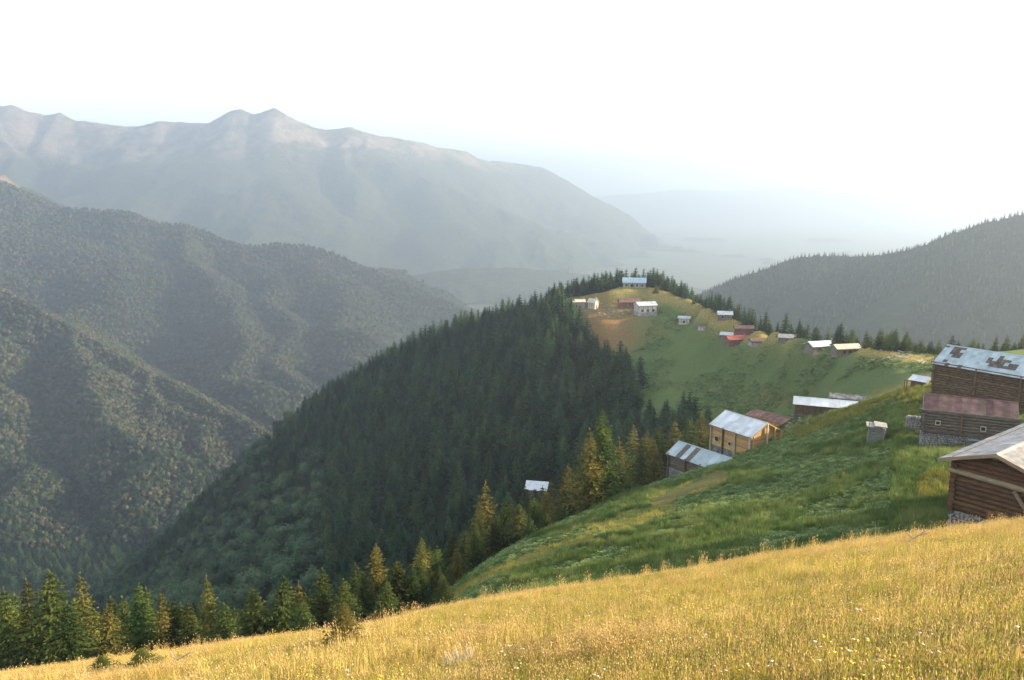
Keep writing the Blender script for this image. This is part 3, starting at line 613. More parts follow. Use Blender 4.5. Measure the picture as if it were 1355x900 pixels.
for k in HS:
    r_ = build_house(k); L, d, h, wh, oh = k['L'], k['d'], k['h'], k['wh'], k['oh']; x1, y0 = L-oh, oh
    if k['name'] == 'timber_cabin':
        m = MB(); m.bar((x1+.22, y0-.35, wh-.62), (x1+.22, 2*d-oh-.2, wh-.75), .14, .17); m.build('tie_beam', MT['fascia'], r_)
        m = MB(); m.bar((x1+.3, d+.9, wh-.9), (x1+.45, 2*d-.1, .1), .11); m.build('brace', MT['fascia'], r_)
        m = MB(); m.box(x1+.14, x1+.2, y0-.12, y0+.06, .2, wh-.2); m.build('corner_board', MT['greylog'], r_)
        for yy in (d-.06,):
            m = MB(); m.bar((x1-.3, yy, wh+h-.22), (L-.05, yy, wh+h-.22), .11); m.build('ridge_beam', MT['greylog'], r_)
    if k['name'] == 'wooden_house':
        for yy, mt_ in ((.5,'honey'),(d-.1,'paleplank'),(d+1.5,'honey'),(2*d-.6,'honey')):
            m = MB(); m.box(x1+.22, x1+.42, yy, yy+.2, -.3, wh+h*min(yy,2*d-yy)/d-.1); m.build('post', MT[mt_], r_)
        m = MB(); m.box(x1+.2, x1+.5, .4, 2*d-.4, 2.0, 2.15); m.build('balcony_beam', MT['paleplank'], r_)
        m = MB(); m.box(x1+.1, x1+.16, d+.3, d+1.4, 2.4, 3.7); m.build('gable_window', MT['dark'], r_)
        m = MB(); m.box(x1*.9-.6, x1*.9+.5, y0-.3, y0-.2, -.1, 1.45); m.build('door', MT['paleplank'], r_)
    if k['name'] == 'stone_barn':
        for xx in (0.1, ):
            m = MB(); m.bar((xx, .05, -1.6), (xx+.15, .25, wh), .1); m.build('prop_post', MT['greylog'], r_)
    if k['name'] == 'storehouse':
        m = MB(); m.box(.15, L*.75, y0-.34, y0-.2, 1.33, 1.45); m.build('ledge', MT['greylog'], r_)
        m = MB(); m.box(L*.5, L*.72, y0-.75, y0-.35, 1.05, 1.13); m.build('shelf', RM['blueS'], r_)

# ---- the crooked outhouse on the green slope
def ground(x, y): return float(gz(x, y))
def on_ground(px, py, y0=36, y1=460):
    ys = np.arange(y0, y1, .25); r = ray(px, py); P = ys[:, None]*(r/r[1])[None, :]; hit = np.nonzero(gz(P[:,0], P[:,1]) >= P[:,2])[0]
    p = P[hit[0]] if len(hit) else P[-1]; return float(p[0]), float(p[1]), float(gz(p[0], p[1]))
def outhouse():
    x, y, z = on_ground(1157, 585); q = y/64.; r_ = empty('outhouse', (x, y, z-.1), rad(-22)); tag(r_, 'small crooked grey plank outhouse alone on the green slope', 'outhouse'); r_.scale = (q, q, q)
    r_.rotation_euler = (rad(2), rad(3), rad(-22))
    m = MB(); m.box(-.55,.55,-.5,.5,-.3,1.35); m.build('wall', MT['greylog'], r_)
    for s_ in range(6):
        m = MB(); m.box(-.6,.62,-.56,-.5,.0+s_*.225,.2+s_*.225,.012); m.build('plank', MT['greywood'], r_)
    for s_ in range(5):
        m = MB(); m.box(-.56+s_*.225,-.36+s_*.225,.5,.54,0,1.35,.01); m.build('plank', MT['greywood'], r_)
    for s_ in (-1, 1):
        m = MB(); m.bar((s_*.58,-.55,-.2),(s_*.6,-.56,1.75-.12*s_),.05); m.build('corner_post', MT['greywood'], r_)
    for a, b, c_ in ((-.78,.2,1.5),(-.2,.75,1.62),(-.7,.7,1.42)):
        m = MB(); m.box(a,b,-.75,.65,c_-.04,c_+.04,.03); m.build('roof_board', MT['greywood'], r_)
MT['greywood'] = wood('bleached_grey_wood', (.20,.20,.19), (.32,.32,.30)); outhouse()
# ---- dry stone wall beside the storehouse, rubble, posts, planks
def stone_wall(pA, pB, hgt, label, y0=50):
    a = on_ground(*pA, y0=y0); b = on_ground(*pB, y0=y0); dx, dy = b[0]-a[0], b[1]-a[1]; L = math.hypot(dx, dy)
    r_ = empty('stone_wall', (a[0], a[1], min(a[2], b[2])-.1), math.atan2(dy, dx)); tag(r_, label, 'stone wall')
    m = MB(); m.box(0, L, 0, .6, -.6, hgt, .03); m.build('core', MT['mortar'], r_)
    q = stones(0, L, -.4, hgt, lambda u, w, o: (u, -o, w), size=.3); q2 = stones(0, .6, -.4, hgt, lambda u, w, o: (-o, u, w), size=.3); q.add(q2.v, q2.f)
    q3 = stones(0, L, 0, .6, lambda u, w, o: (u, w, hgt+o*.7), size=.3); q.add(q3.v, q3.f)
    tag(q.build('stonework', MT['stone'], r_), kind='stuff')
stone_wall((1199, 569), (1226, 571), 1.5, 'short dry stone terrace wall left of the rusty roofed storehouse')
def rock_mesh(s):
    rr = np.random.default_rng(s); m = MB(); m.box(-.5,.5,-.4,.4,-.35,.3); V = np.array(m.v)
    bm_ = []; me = bpy.data.meshes.new('rock')
    # subdivided cube pushed out to an angular boulder
    import bmesh
    b = bmesh.new(); bmesh.ops.create_icosphere(b, subdivisions=2, radius=.5)
    pl = rr.normal(size=(7, 3)); pl /= np.linalg.norm(pl, axis=1)[:, None]; dd = rr.uniform(.26, .42, 7)
    for v in b.verts:
        p = np.array(v.co)
        for n_, d_ in zip(pl, dd):
            t = p@n_ - d_
            if t > 0: p = p - n_*t
        v.co = Vector(p*np.array([1.1, .9, .7]))
    b.to_mesh(me); b.free(); return me
RK = [rock_mesh(i) for i in range(5)]
for m_ in RK: m_.materials.append(MT['stone'])
def rocks(spec, label, group, cat='rock', y0=36, tint=None):
    for (px, py, s) in spec:
        x, y, z = on_ground(px, py, y0=y0); o = bpy.data.objects.new('rock', random.choice(RK)); COL.objects.link(o); o.location = (x, y, z); s *= y/FOC
        o.scale = (s, s*random.uniform(.7,1), s*random.uniform(.5,.9)); o.rotation_euler = (random.uniform(-.3,.3), random.uniform(-.3,.3), random.uniform(0,6)); tag(o, label, cat, group)
rocks([(1060+random.gauss(0,14), 558+random.gauss(0,4), random.uniform(3,7)) for _ in range(34)], 'grey stone in the rubble heap at the left foot of the long shed', 'rubble below the long shed', y0=60)
rocks([(random.uniform(838,884), 0, random.uniform(3,7)) for _ in range(0)], '', '')
rocks([(x_, 668-(x_-800)*.42+random.uniform(-2,3), random.uniform(2.5,6)) for x_ in [random.uniform(805,885) for _ in range(40)]], 'pale stone in the scree band below the low stone barn', 'scree below the low barn', y0=60)
rocks([(random.uniform(1175,1220), 468+random.uniform(-3,9), random.uniform(3,8)) for _ in range(30)], 'pale flat stone on the saddle left of the big barn', 'stones on the saddle', y0=118)
rocks([(random.gauss(810,26), random.gauss(414,6), random.uniform(1.5,5)) for _ in range(60)], 'small pale stone on the bare brown flank of the knoll', 'stones on the knoll flank', y0=150)
rocks([(1183+random.uniform(-30,40), 502+random.uniform(-22,10), random.uniform(2,5)) for _ in range(26)], 'pale stone among the weeds above the slab roofed shed', 'stones above the slab roofed shed', y0=118)
rocks([(1215+random.uniform(-16,10), 584+random.uniform(-4,6), random.uniform(2.5,6)) for _ in range(24)], 'grey stone at the foot of the storehouse wall', 'stones by the storehouse', y0=50)
rocks([(1265+random.uniform(-6,40), 680+random.uniform(-4,8), random.uniform(5,12)) for _ in range(12)], 'grey stone under the corner of the nearest cabin', 'stones under the cabin', y0=36)
for i_, (px, py, hgt, lb) in enumerate([(1196,517,1.6,'short dark fence post left of the small folded roof shed'),(1199,518,1.5,'second short dark fence post touching the small folded roof shed')]):
    x, y, z = on_ground(px, py, y0=80); m = MB(); m.bar((0,0,-.5),(.04,0,hgt),.11,.09); m.bar((-.12,0,hgt),(.18,.02,hgt+.03),.1); o = m.build('fence_post', MT['darklog']); o.location = (x, y, z); tag(o, lb, 'post')
def planks(px, py, y0, n, label, Lp=2.6, a=0):
    x, y, z = on_ground(px, py, y0=y0); r_ = empty('plank_pile', (x, y, z), rad(a)); tag(r_, label, 'plank pile')
    for i in range(n):
        m = MB(); m.box(-Lp/2, Lp/2, -.12, .12, -.02, .03, .01); o = m.build('plank', MT['paleplank'], r_); o.location = (random.uniform(-.4,.4), random.uniform(-.5,.5), .08+.05*i); o.rotation_euler = (random.uniform(-.15,.15), random.uniform(-.35,.2), random.uniform(-.5,.5))
planks(1057, 553, 90, 4, 'few pale planks thrown down beside the long white roofed shed', 2.2, -20); planks(1220, 480, 125, 6, 'tangle of bleached planks leaning at the left end of the big barn', 3.0, 35)
planks(1035, 556, 100, 5, 'bleached boards on the heap behind the dull red roof', 2.6, -40)
# weathered branch and stone in the golden grass
def stick(px, py, label, y0=8):
    x, y, z = on_ground(px, py, y0=y0); m = MB(); m.bar((-.25,0,.1),(.3,.1,.42),.03,.015); m.bar((.1,.05,.3),(.25,-.2,.5),.02,.01); m.bar((-.1,.02,.2),(-.3,.15,.4),.02,.01)
    o = m.build('dead_branch', MT['greywood']); o.location = (x, y, z); tag(o, label, 'branch')
stick(1212, 722, 'dead forked branch sticking out of the golden meadow edge on the right')
stick(238, 884, 'bleached branch lying in the golden grass near the left tree line')
rocks([(226, 882, 14), (243, 884, 10)], 'pale stone at the meadow edge in front of the left trees', 'stones at the meadow edge', y0=8)
# ------------------------------------------------------------------ trees
bark = mat('bark', (.07,.05,.035), (.15,.11,.08), 3, .95, bump=.02)
def leafmat(name, c1, c2, c3, sc=.35, rnd=.25, tr=.25): return mat(name, c1, c2, sc, .75, c3=c3, rnd=rnd, transl=tr, detail=6, spec=.15)
needle = leafmat('spruce_needles', (.026,.052,.015), (.10,.125,.028), (.055,.082,.019), rnd=.35); needle_far = leafmat('spruce_needles_far', (.018,.052,.024), (.060,.10,.034), (.034,.072,.028), .12, .45, .2)
needle_sunlit = leafmat('sunlit_needles', (.08,.09,.02), (.20,.17,.04), (.13,.125,.03), .5)  # low sun's gold put into the needle colour of the lit spruces
bleaf = leafmat('broad_leaves', (.045,.085,.045), (.10,.15,.075), (.065,.11,.055), .2, .35, .3); bleaf_far = mat('far_leaves', (.038,.058,.034), (.085,.080,.05), .03, .9, c3=(.058,.070,.040), rnd=.26, spec=.1)
def tri_mesh(name, V, F, mats, smooth=False, mi=None):
    me = mesh_np(name, V, F)
    for m in mats: me.materials.append(m)
    if mi is not None: me.polygons.foreach_set('material_index', np.asarray(mi, np.int32))
    return me
def spruce(seed, H, R, lev, nb, tf, tw, core=True, lo=.04, droop=.28, mt=None):
    r = np.random.default_rng(seed); V = []; F = []
    def quad(c, u, w):
        b = len(V); V.extend([c-u*.15, c+u*.45-w*.5, c+u, c+u*.4+w*.5]); F.extend([(b,b+1,b+2),(b,b+2,b+3)])
    # needles round the stem so that no bare pole shows
    for k in range(lev):
        f = (k+r.uniform(-.3,.3))/lev; z = H*(lo + (1-lo-.02)*max(f,0)); rad_ = R*(1-max(f,0))**.88*r.uniform(.78,1.15) + .05
        for j in range(nb):
            a = 2*math.pi*(j + r.uniform(-.35,.35))/nb + k*1.1; ln = rad_*r.uniform(.62,1.15)
            if r.random() < .06: ln *= .4
            d = np.array([math.cos(a), math.sin(a), 0]); sd_ = np.array([-math.sin(a), math.cos(a), 0])
            for q in range(tf):
                s = (q+.55)/tf; p = d*ln*s + np.array([0,0, z - droop*ln*s + .22*ln*s*s*s])
                sz = tw*(1.15-.45*s)*r.uniform(.7,1.25)*(.28+.72*(1-max(f,0)))
                for sg in (-1, 1):
                    dirv = d*r.uniform(.55,1.) + sd_*sg*r.uniform(.4,1.0) + np.array([0,0,r.uniform(-.55,.12)]); dirv /= np.linalg.norm(dirv)
                    wv = np.cross(dirv, r.normal(size=3)); wv *= sz*.55/np.linalg.norm(wv)
                    quad(p, dirv*sz, wv)
            p = d*ln*.9 + np.array([0,0,z - droop*ln*.8]); sz = tw*(.25+.75*(1-max(f,0))); quad(p, (d*.9+np.array([0,0,.25]))*sz*.9, sd_*sz*.3)
    for j in range(5):
        a = j*1.3; quad(np.array([0,0,H*(.93+.012*j)]), np.array([.12*math.cos(a),.12*math.sin(a),.35])*H*.06, np.array([-math.sin(a),math.cos(a),0])*H*.012)
    if core and lev < 16:
        n = 7; b = len(V); fr = ((lo,.26),(.3,.22),(.6,.12),(.9,.02))
        for f, rr_ in fr:
            for i in range(n):
                a = 2*math.pi*i/n; q = R*rr_*r.uniform(.75,1.2); V.append(np.array([q*math.cos(a), q*math.sin(a), H*f]))
        for l_ in range(len(fr)-1):
            for i in range(n):
                A, B = b+l_*n+i, b+l_*n+(i+1)%n; F.extend([(A,B,B+n),(A,B+n,A+n)])
    return tri_mesh('crown', np.array(V), np.array(F), [mt or needle])
def trunk_mesh(H, r0):
    m = MB(); m.bar((0,0,-1.2),(0,0,H*.35),r0,r0*.7,7); m.bar((0,0,H*.35),(0,0,H*.97),r0*.7,r0*.08,6); me = m.mesh('trunk'); me.materials.append(bark); return me
def leafball(seed, H, R, n, sz, mt, lobes=7):
    r = np.random.default_rng(seed); C = [(np.array([0,0,H*.62]), R*.8)]
    for _ in range(lobes):
        a = r.uniform(0,6.3); q = R*r.uniform(.25,.62); C.append((np.array([q*math.cos(a), q*math.sin(a), H*r.uniform(.38,.82)]), R*r.uniform(.32,.55)))
    V = []; F = []
    for c, rr_ in C:
        nn = int(n*rr_*rr_/sum(x[1]**2 for x in C))
        u = r.normal(size=(nn,3)); u /= np.linalg.norm(u, axis=1)[:,None]; p = c + u*rr_*r.uniform(.82,1.08,(nn,1))*np.array([1,1,1.0])
        for pp, uu in zip(p, u):
            nrm = uu + r.normal(size=3)*.5; nrm /= np.linalg.norm(nrm); t = np.cross(nrm, r.normal(size=3)); t /= np.linalg.norm(t); w = np.cross(nrm, t); s = sz*r.uniform(.6,1.3)
            b = len(V); V.extend([pp-t*s, pp-w*s*.6, pp+t*s, pp+w*s*.6]); F.extend([(b,b+1,b+2),(b,b+2,b+3)])
        # shaded inner mass
    import bmesh
    for c, rr_ in C:
        bmm = bmesh.new(); bmesh.ops.create_icosphere(bmm, subdivisions=1, radius=rr_*.8); b = len(V)
        V.extend([np.array(v.co)*r.uniform(.85,1.1)+c for v in bmm.verts]); F.extend([tuple(v.index+b for v in f.verts) for f in bmm.faces]); bmm.free()
    return tri_mesh('crown', np.array(V), np.array(F), [mt])
SN = [spruce(i, 10, 2.9+.25*(i%3), 30, 10, 6, .5) for i in range(4)]           # near crowns
SM = [spruce(10+i, 10, 2.8+.25*(i%3), 22, 10, 3, .8) for i in range(4)]           # middle distance
SG = [spruce(40+i, 10, 2.7+.2*i, 28, 10, 6, .48, mt=needle_sunlit) for i in range(2)]  # lit spruces: near crowns with sunlight painted into the needles
SF = [spruce(20+i, 10, 2.6+.25*i, 14, 8, 2, 1.15, mt=needle_far) for i in range(4)]             # far
TR = trunk_mesh(10, .17)
BL = [leafball(30+i, 9, 4.0, 620, .42, bleaf) for i in range(3)]
BTR = trunk_mesh(6, .22)
def put_tree(kind, crown, trunk, x, y, H, label, group, cat, wide=1., base=10., z=None, single=False, lift=0):
    zz = ground(x, y) if z is None else z; s = H/base
    if single:
        o = bpy.data.objects.new(kind, crown); COL.objects.link(o); root = o
    else:
        root = empty(kind, (0,0,0)); c = bpy.data.objects.new('crown', crown); COL.objects.link(c); c.parent = root; c.location.z = lift
        t = bpy.data.objects.new('trunk', trunk); COL.objects.link(t); t.parent = root
    root.location = (x, y, zz-.1); root.scale = (s*wide, s*wide, s); root.rotation_euler = (random.uniform(-.03,.03), random.uniform(-.03,.03), random.uniform(0, 6.28)); tag(root, label, cat, group); return root

# named trees of the photograph: pixel of the top, distance, width, look (g: low sun's gold in the needle colour)
FRONT = [(8,772,62,1.0,'n'),(30,764,60,.95,'n'),(62,748,58,1.25,'n'),(84,792,54,1.2,'n'),(108,755,62,.9,'g'),(142,793,56,1.0,'g'),(178,767,60,1.0,'n'),(196,771,66,.8,'n'),(212,778,62,.85,'g'),(232,788,60,.75,'n'),(247,795,57,1.,'n'),
 (277,757,60,.8,'g'),(299,792,56,1.1,'n'),(333,774,60,1.2,'n'),(371,760,60,1.15,'n'),(397,768,68,.8,'g'),(424,750,62,1.0,'n'),(398,792,56,1.1,'n'),(455,762,58,1.1,'n'),(470,742,68,1.,'n'),(497,718,70,1.1,'g'),(481,752,62,1.0,'n'),(526,738,62,1.25,'n'),(510,766,56,1.2,'n'),(558,708,72,.95,'g'),(545,748,62,1.1,'n'),(586,757,58,1.15,'n'),(420,822,48,.8,'n'),
 (577,722,76,1.,'n'),(600,700,84,1.1,'n'),(632,665,84,1.05,'g'),(644,634,96,1.1,'g'),(655,682,80,1.15,'n'),(672,652,92,1.2,'n'),(688,664,80,1.3,'n'),(708,655,84,1.2,'n'),(699,642,160,1.2,'n'),(715,640,172,1.2,'n'),(729,632,165,1.1,'g'),(724,676,80,1.2,'n'),(748,612,98,1.25,'g'),(762,640,90,1.2,'n'),(776,622,100,1.,'g'),(792,636,94,1.25,'n'),(806,626,104,1.1,'n'),(826,616,108,1.35,'n'),(835,560,140,1.2,'g'),(856,566,138,1.25,'g'),(872,558,142,1.2,'n'),(893,553,146,1.2,'g'),(911,548,150,1.1,'n'),(922,552,142,1.2,'g'),(936,549,148,1.0,'g')]
rank = lambda i: ['leftmost','second','third','fourth','fifth','sixth','seventh','eighth','ninth','tenth','eleventh','twelfth','thirteenth','fourteenth','fifteenth','sixteenth','seventeenth','eighteenth','nineteenth','twentieth','twenty-first','twenty-second','twenty-third','twenty-fourth','twenty-fifth','twenty-sixth'][i]
fr1 = sorted([f for f in FRONT if f[0] < 460]); taken = []
for n_, f in enumerate(sorted(FRONT)):
    px, py, Y, w_, kd = f; p = at(px, py, Y); zg = ground(p[0], p[1]); H = float(np.clip(p[2]-zg, 3.0, 17.)) ; z = p[2]-H
    if f in fr1:
        i = fr1.index(f); lab = ('%s spruce from the left along the golden meadow, %s' % (rank(min(i,25)), 'needles coloured sunlit gold' if kd == 'g' else 'green, top sunlit'))
    elif px < 610: i = [q for q in sorted(FRONT) if 460 <= q[0] < 610].index(f); lab = '%s spruce from the left in the clump where meadow meets slope, %s' % (rank(min(i,25)), 'golden topped' if kd == 'g' else 'dark green')
    elif px < 830: i = [q for q in sorted(FRONT) if 610 <= q[0] < 830].index(f); lab = '%s spruce from the left below the green slope, %s' % (rank(min(i,25)), 'golden orange' if kd == 'g' else 'shaded dark green')
    else: i = [q for q in sorted(FRONT) if q[0] >= 830].index(f); lab = '%s spruce from the left behind the low stone barn, %s' % (rank(min(i,25)), 'golden' if kd == 'g' else 'dark green')
    hw = .62*w_*(1.0 if H < 9 else 9./H)**.5
    lowb = H > 9
    put_tree('spruce_tree', (SG[n_ % 2] if kd == 'g' and n_ % 2 else (SG[0] if kd == 'g' else SN[n_ % 4])), TR, p[0], p[1], H, lab, 'spruces along the forest edge', 'tree', wide=w_*(1.4 if H < 8 else 1.22 if H < 11 else 1.05), z=z)
    taken.append((p[0], p[1]))
for i in range(105):
    px = random.uniform(-10, 590); Y = random.uniform(60, 84); py = np.interp(px, [0, 60, 200, 300, 400, 500, 590], [782, 778, 786, 790, 782, 748, 722]) + random.uniform(0, 42); p = at(px, py, Y); zg = ground(p[0], p[1]); H = float(np.clip(p[2]-zg, 3., 15.))
    put_tree('spruce_tree', random.choice(SN + SG[:1]), TR, p[0], p[1], H, 'spruce filling the second rank behind the meadow edge row', 'second rank of spruces behind the meadow edge', 'tree', wide=random.uniform(1.0,1.4), z=p[2]-H); taken.append((p[0], p[1]))
for i in range(36):
    px = random.uniform(592, 835); Y = random.uniform(84, 118); py = np.interp(px, [592, 650, 700, 760, 835], [722, 684, 676, 662, 634]) + random.uniform(-6, 32); p = at(px, py, Y); zg = ground(p[0], p[1]); H = float(np.clip(p[2]-zg, 3., 14.))
    if 680 < px < 738 and p[2]-zg > 0: py = max(py, 657); p = at(px, py, Y); H = float(np.clip(p[2]-zg, 3., 14.))
    put_tree('spruce_tree', random.choice(SN), TR, p[0], p[1], H, 'dark spruce filling the strip under the green slope around the lone hut', 'dark spruces around the lone hut', 'tree', wide=random.uniform(1.0,1.4), z=p[2]-H); taken.append((p[0], p[1]))
taken = np.array(taken)
# the forest itself: jittered planting on our hill
def planting(xr, yr_, sp):
    gx, gy = np.meshgrid(np.arange(xr[0], xr[1], sp), np.arange(yr_[0], yr_[1], sp)); x = gx + rng.uniform(-.42, .42, gx.shape)*sp; y = gy + rng.uniform(-.42, .42, gx.shape)*sp
    return x.ravel(), y.ravel()
X, Y = planting((-470, 330), (44, 760), 5.2)
X2, Y2 = planting((20, 170), (145, 460), 2.5); q2 = (Y2 > col(Yrid, X2, Y2) + 2) & (Y2 < col(Yrid, X2, Y2) + 26) & (X2/Y2 < .70); X = np.concatenate([X, X2[q2]]); Y = np.concatenate([Y, Y2[q2]]); z = gz(X, Y); px, py, yc, ye, yr, mead, bowl = zones(X, Y, z)
ok = (np.abs(X/Y) < 1.0) & (Y > np.maximum(ye + 2.5, 52)) & ~(inpoly(px, py, BOWL) & (Y > ye) & (Y < yr + 4)) & (Y < yr + np.where(px > 740, 110, np.where(px < 420, 190, 40))) & (z > FLOOR + 3) & (px < 1420)
ok &= ~((px > 940) & (Y < yr + 3)) & ~((px > 735) & (px < 1260) & (Y > yr-4) & (Y < yr + 2))
for k in HS: ok &= np.hypot(X-k['c'][0], Y-k['c'][1]) > max(k['L'], 2*k['d'])*.62 + 1.5
ok &= ~((Y < 75) & (np.min(np.hypot(X[:,None]-taken[None,:,0], Y[:,None]-taken[None,:,1]), 1) < 2.4))
X, Y, z, px, py, yr = X[ok], Y[ok], z[ok], px[ok], py[ok], yr[ok]
H = rng.uniform(5.5, 13., X.size) * np.interp(fbm(X/60., Y/60., 77, 2), [-.3, .3], [.8, 1.2]); H = np.where(Y < 110, H*.86, H)
H = np.where((px > 735) & (Y > yr - 4), H*np.interp(px, [740, 860, 1000, 1100, 1250], [.85, .8, .74, .55, .48]), H)
# stay below the line of the photographed skyline and clear of roofs: keep tops from covering houses or the named trees
tpx, tpy = project(X, Y, z + H)
limx = [0,60,200,330,400,455,500,560,600,640,690,700,740,800,850,900,945]; limy = [785,775,785,778,770,765,745,725,700,662,648,650,648,638,618,598,588]
lim = np.interp(tpx, limx, limy); near_ = (Y < 78)
H = np.where(near_ & (tpy < lim), np.maximum(H - (lim - tpy + rng.random(H.size)*38)*Y/FOC, 2.2), H); tpx, tpy = project(X, Y, z + H)
keep = ~(near_ & (tpy < lim-6)); hut = [k for k in HS if k['name'] == 'forest_hut'][0]
keep &= ~((Y < hut['Y']+3) & (px > 684) & (px < 734) & (tpy < 639) & (py > 620))
for k in HS[3:5]: keep &= ~((Y < k['Y']) & (np.hypot(X-k['c'][0], Y-k['c'][1]) < 16))
X, Y, z, px, py, tpx, tpy, H, yr = [a[keep] for a in (X, Y, z, px, py, tpx, tpy, H, yr)]
# broadleaved crowns on the lower left flank
bm_ = ((px > 90) & (px < 430) & (py > 560) & (Y > 230) & (fbm(X/45., Y/45., 90, 3) > .03 - .12*((px < 360)))) & (np.hypot((px-290)/190, (py-690)/150) < 1.15)
bsel = bm_ & (rng.random(X.size) < .42); ssel = ~bm_
size = H/Y; inf = (tpx > -25) & (tpx < 1380) & (tpy < 905) & (tpy > 300)
order = np.argsort(-(size*inf*ssel)); ind = order[:104]
for i in ind:
    y = Y[i]
    lab = ('dark spruce packed in the shaded forest strip below the green slope' if y < 130 and px[i] < 950 else 'spruce behind the saddle, top showing beyond the houses' if px[i] > 860 else 'dark spruce inside the dense forest beyond the meadow edge')
    gold = rng.random() < (.3 if y < 130 else .06)  # some crowns take the needles with sunlight in their colour
    put_tree('spruce_tree', random.choice(SN if y < 90 else SM) if not gold else SG[1], TR, X[i], Y[i], H[i], lab, lab.replace('dark spruce', 'dark spruces') if 'dark' in lab else 'spruces behind the saddle', 'tree', wide=random.uniform(1.05, 1.4), single=False)
rest = ssel.copy(); rest[ind] = False
SRC = {}
def gn_scatter(name, X, Y, Z, scl, rot, variants, label, wide=None, tilt=None, cat=None):
    src = bpy.data.collections.new(name + '_kinds')
    for i, me in enumerate(variants):
        o = bpy.data.objects.new('%s_kind_%02d' % (name, i), me); src.objects.link(o)
    n = len(X); me = bpy.data.meshes.new(name); me.vertices.add(n); me.vertices.foreach_set('co', np.stack([X, Y, Z], -1).astype(np.float32).ravel())
    a = me.attributes.new('scl', 'FLOAT_VECTOR', 'POINT'); w = scl if wide is None else scl*wide; a.data.foreach_set('vector', np.stack([w, w, scl], -1).astype(np.float32).ravel())
    a = me.attributes.new('rot', 'FLOAT_VECTOR', 'POINT'); t1 = rng.normal(0, .04 if tilt is None else tilt, n); t2 = rng.normal(0, .04 if tilt is None else tilt, n); a.data.foreach_set('vector', np.stack([t1, t2, rot], -1).astype(np.float32).ravel())
    a = me.attributes.new('kind', 'INT', 'POINT'); a.data.foreach_set('value', rng.integers(0, len(variants), n).astype(np.int32))
    o = bpy.data.objects.new(name, me); COL.objects.link(o); tag(o, label, cat, kind='stuff')
    ng = bpy.data.node_groups.new(name, 'GeometryNodeTree'); ng.interface.new_socket('Geometry', in_out='INPUT', socket_type='NodeSocketGeometry'); ng.interface.new_socket('Geometry', in_out='OUTPUT', socket_type='NodeSocketGeometry')
    N = ng.nodes; Lk = ng.links; gi = N.new('NodeGroupInput'); go = N.new('NodeGroupOutput'); ip = N.new('GeometryNodeInstanceOnPoints'); ci = N.new('GeometryNodeCollectionInfo')
    ci.inputs['Collection'].default_value = src; ci.inputs['Separate Children'].default_value = True; ci.inputs['Reset Children'].default_value = True
    def na(nm, ty): q = N.new('GeometryNodeInputNamedAttribute'); q.data_type = ty; q.inputs['Name'].default_value = nm; return [s for s in q.outputs if s.enabled and s.name == 'Attribute'][0]
    Lk.new(gi.outputs[0], ip.inputs['Points']); Lk.new(ci.outputs[0], ip.inputs['Instance']); ip.inputs['Pick Instance'].default_value = True
    Lk.new(na('kind', 'INT'), ip.inputs['Instance Index']); Lk.new(na('rot', 'FLOAT_VECTOR'), ip.inputs['Rotation']); Lk.new(na('scl', 'FLOAT_VECTOR'), ip.inputs['Scale']); Lk.new(ip.outputs[0], go.inputs[0])
    md = o.modifiers.new('scatter', 'NODES'); md.node_group = ng; return o
U = lambda n: rng.uniform(0, 6.283, n)
m_ = rest & (Y < 210); gn_scatter('spruce_forest', X[m_], Y[m_], z[m_]-.1, H[m_]/10, U(m_.sum()), SM, 'dense dark spruce forest in the gully', wide=rng.uniform(1.05,1.4,m_.sum()), cat='forest')
m_ = rest & (Y >= 210); gn_scatter('spruce_forest', X[m_], Y[m_], z[m_]-.1, H[m_]/10, U(m_.sum()), SF, 'dense dark spruce forest covering the far flank', wide=rng.uniform(1.05,1.45,m_.sum()), cat='forest')
bi = np.nonzero(bsel)[0]; bi = bi[np.argsort(-(size*inf)[bi])]
for i in bi[:220]:
    put_tree('broadleaf_tree', random.choice(BL), BTR, X[i], Y[i], random.uniform(8., 12.5), 'round leafy tree with pale blue green crown among spruces on the far flank', 'round leafy trees on the far flank', 'tree', wide=random.uniform(.9,1.25), base=9., single=True)
bi = bi[220:]
if len(bi): gn_scatter('leafy_wood', X[bi], Y[bi], z[bi], rng.uniform(.7,1.1,len(bi)), U(len(bi)), BL, 'further round leafy trees on the far flank', cat='forest')
# shrubs: young spruce on the meadow crest and bushes in front of the trees
def shrub(px, py, Y, hgt, label, wide=1.6, kd=0):
    p = on_ground(px, py, y0=8); z = p[2]; hgt = hgt*p[1]/FOC; put_tree('young_spruce', SG[0] if kd else SN[1], TR, p[0], p[1], hgt, label, None, 'shrub', wide=wide, z=z)
shrub(457, 858, 27.5, 78, 'young bushy spruce standing alone on the golden meadow crest', 2.1, 1)
shrub(588, 806, 52, 50, 'short dark spruce standing apart right of the dark clump', 1.5)
shrub(190, 890, 35.5, 44, 'low green bush right at the meadow edge before the left trees', 3.4); shrub(136, 895, 36.5, 38, 'smaller low bush left of the other low bush at the meadow edge', 3.2)
for i, (px_, py_, s_) in enumerate([(905,394,9),(918,402,8),(926,398,10),(939,404,8),(948,411,8),(893,390,12),(910,388,8),(935,396,7),(868,388,12),(876,384,14)]):
    x, y, z_ = on_ground(px_, py_, y0=150); put_tree('knoll_bush', SM[i % 4], TR, x, y, s_*y/FOC, 'small dark bush on the golden crest behind the hamlet', 'bushes on the golden crest', 'bush', wide=1.9, single=True)
x, y, z_ = on_ground(824, 640, y0=80); put_tree('round_bush', BL[0], BTR, x, y, 3.4, 'round dark bush at the top of the pale scree band', None, 'bush', base=9., wide=1.0, single=True)

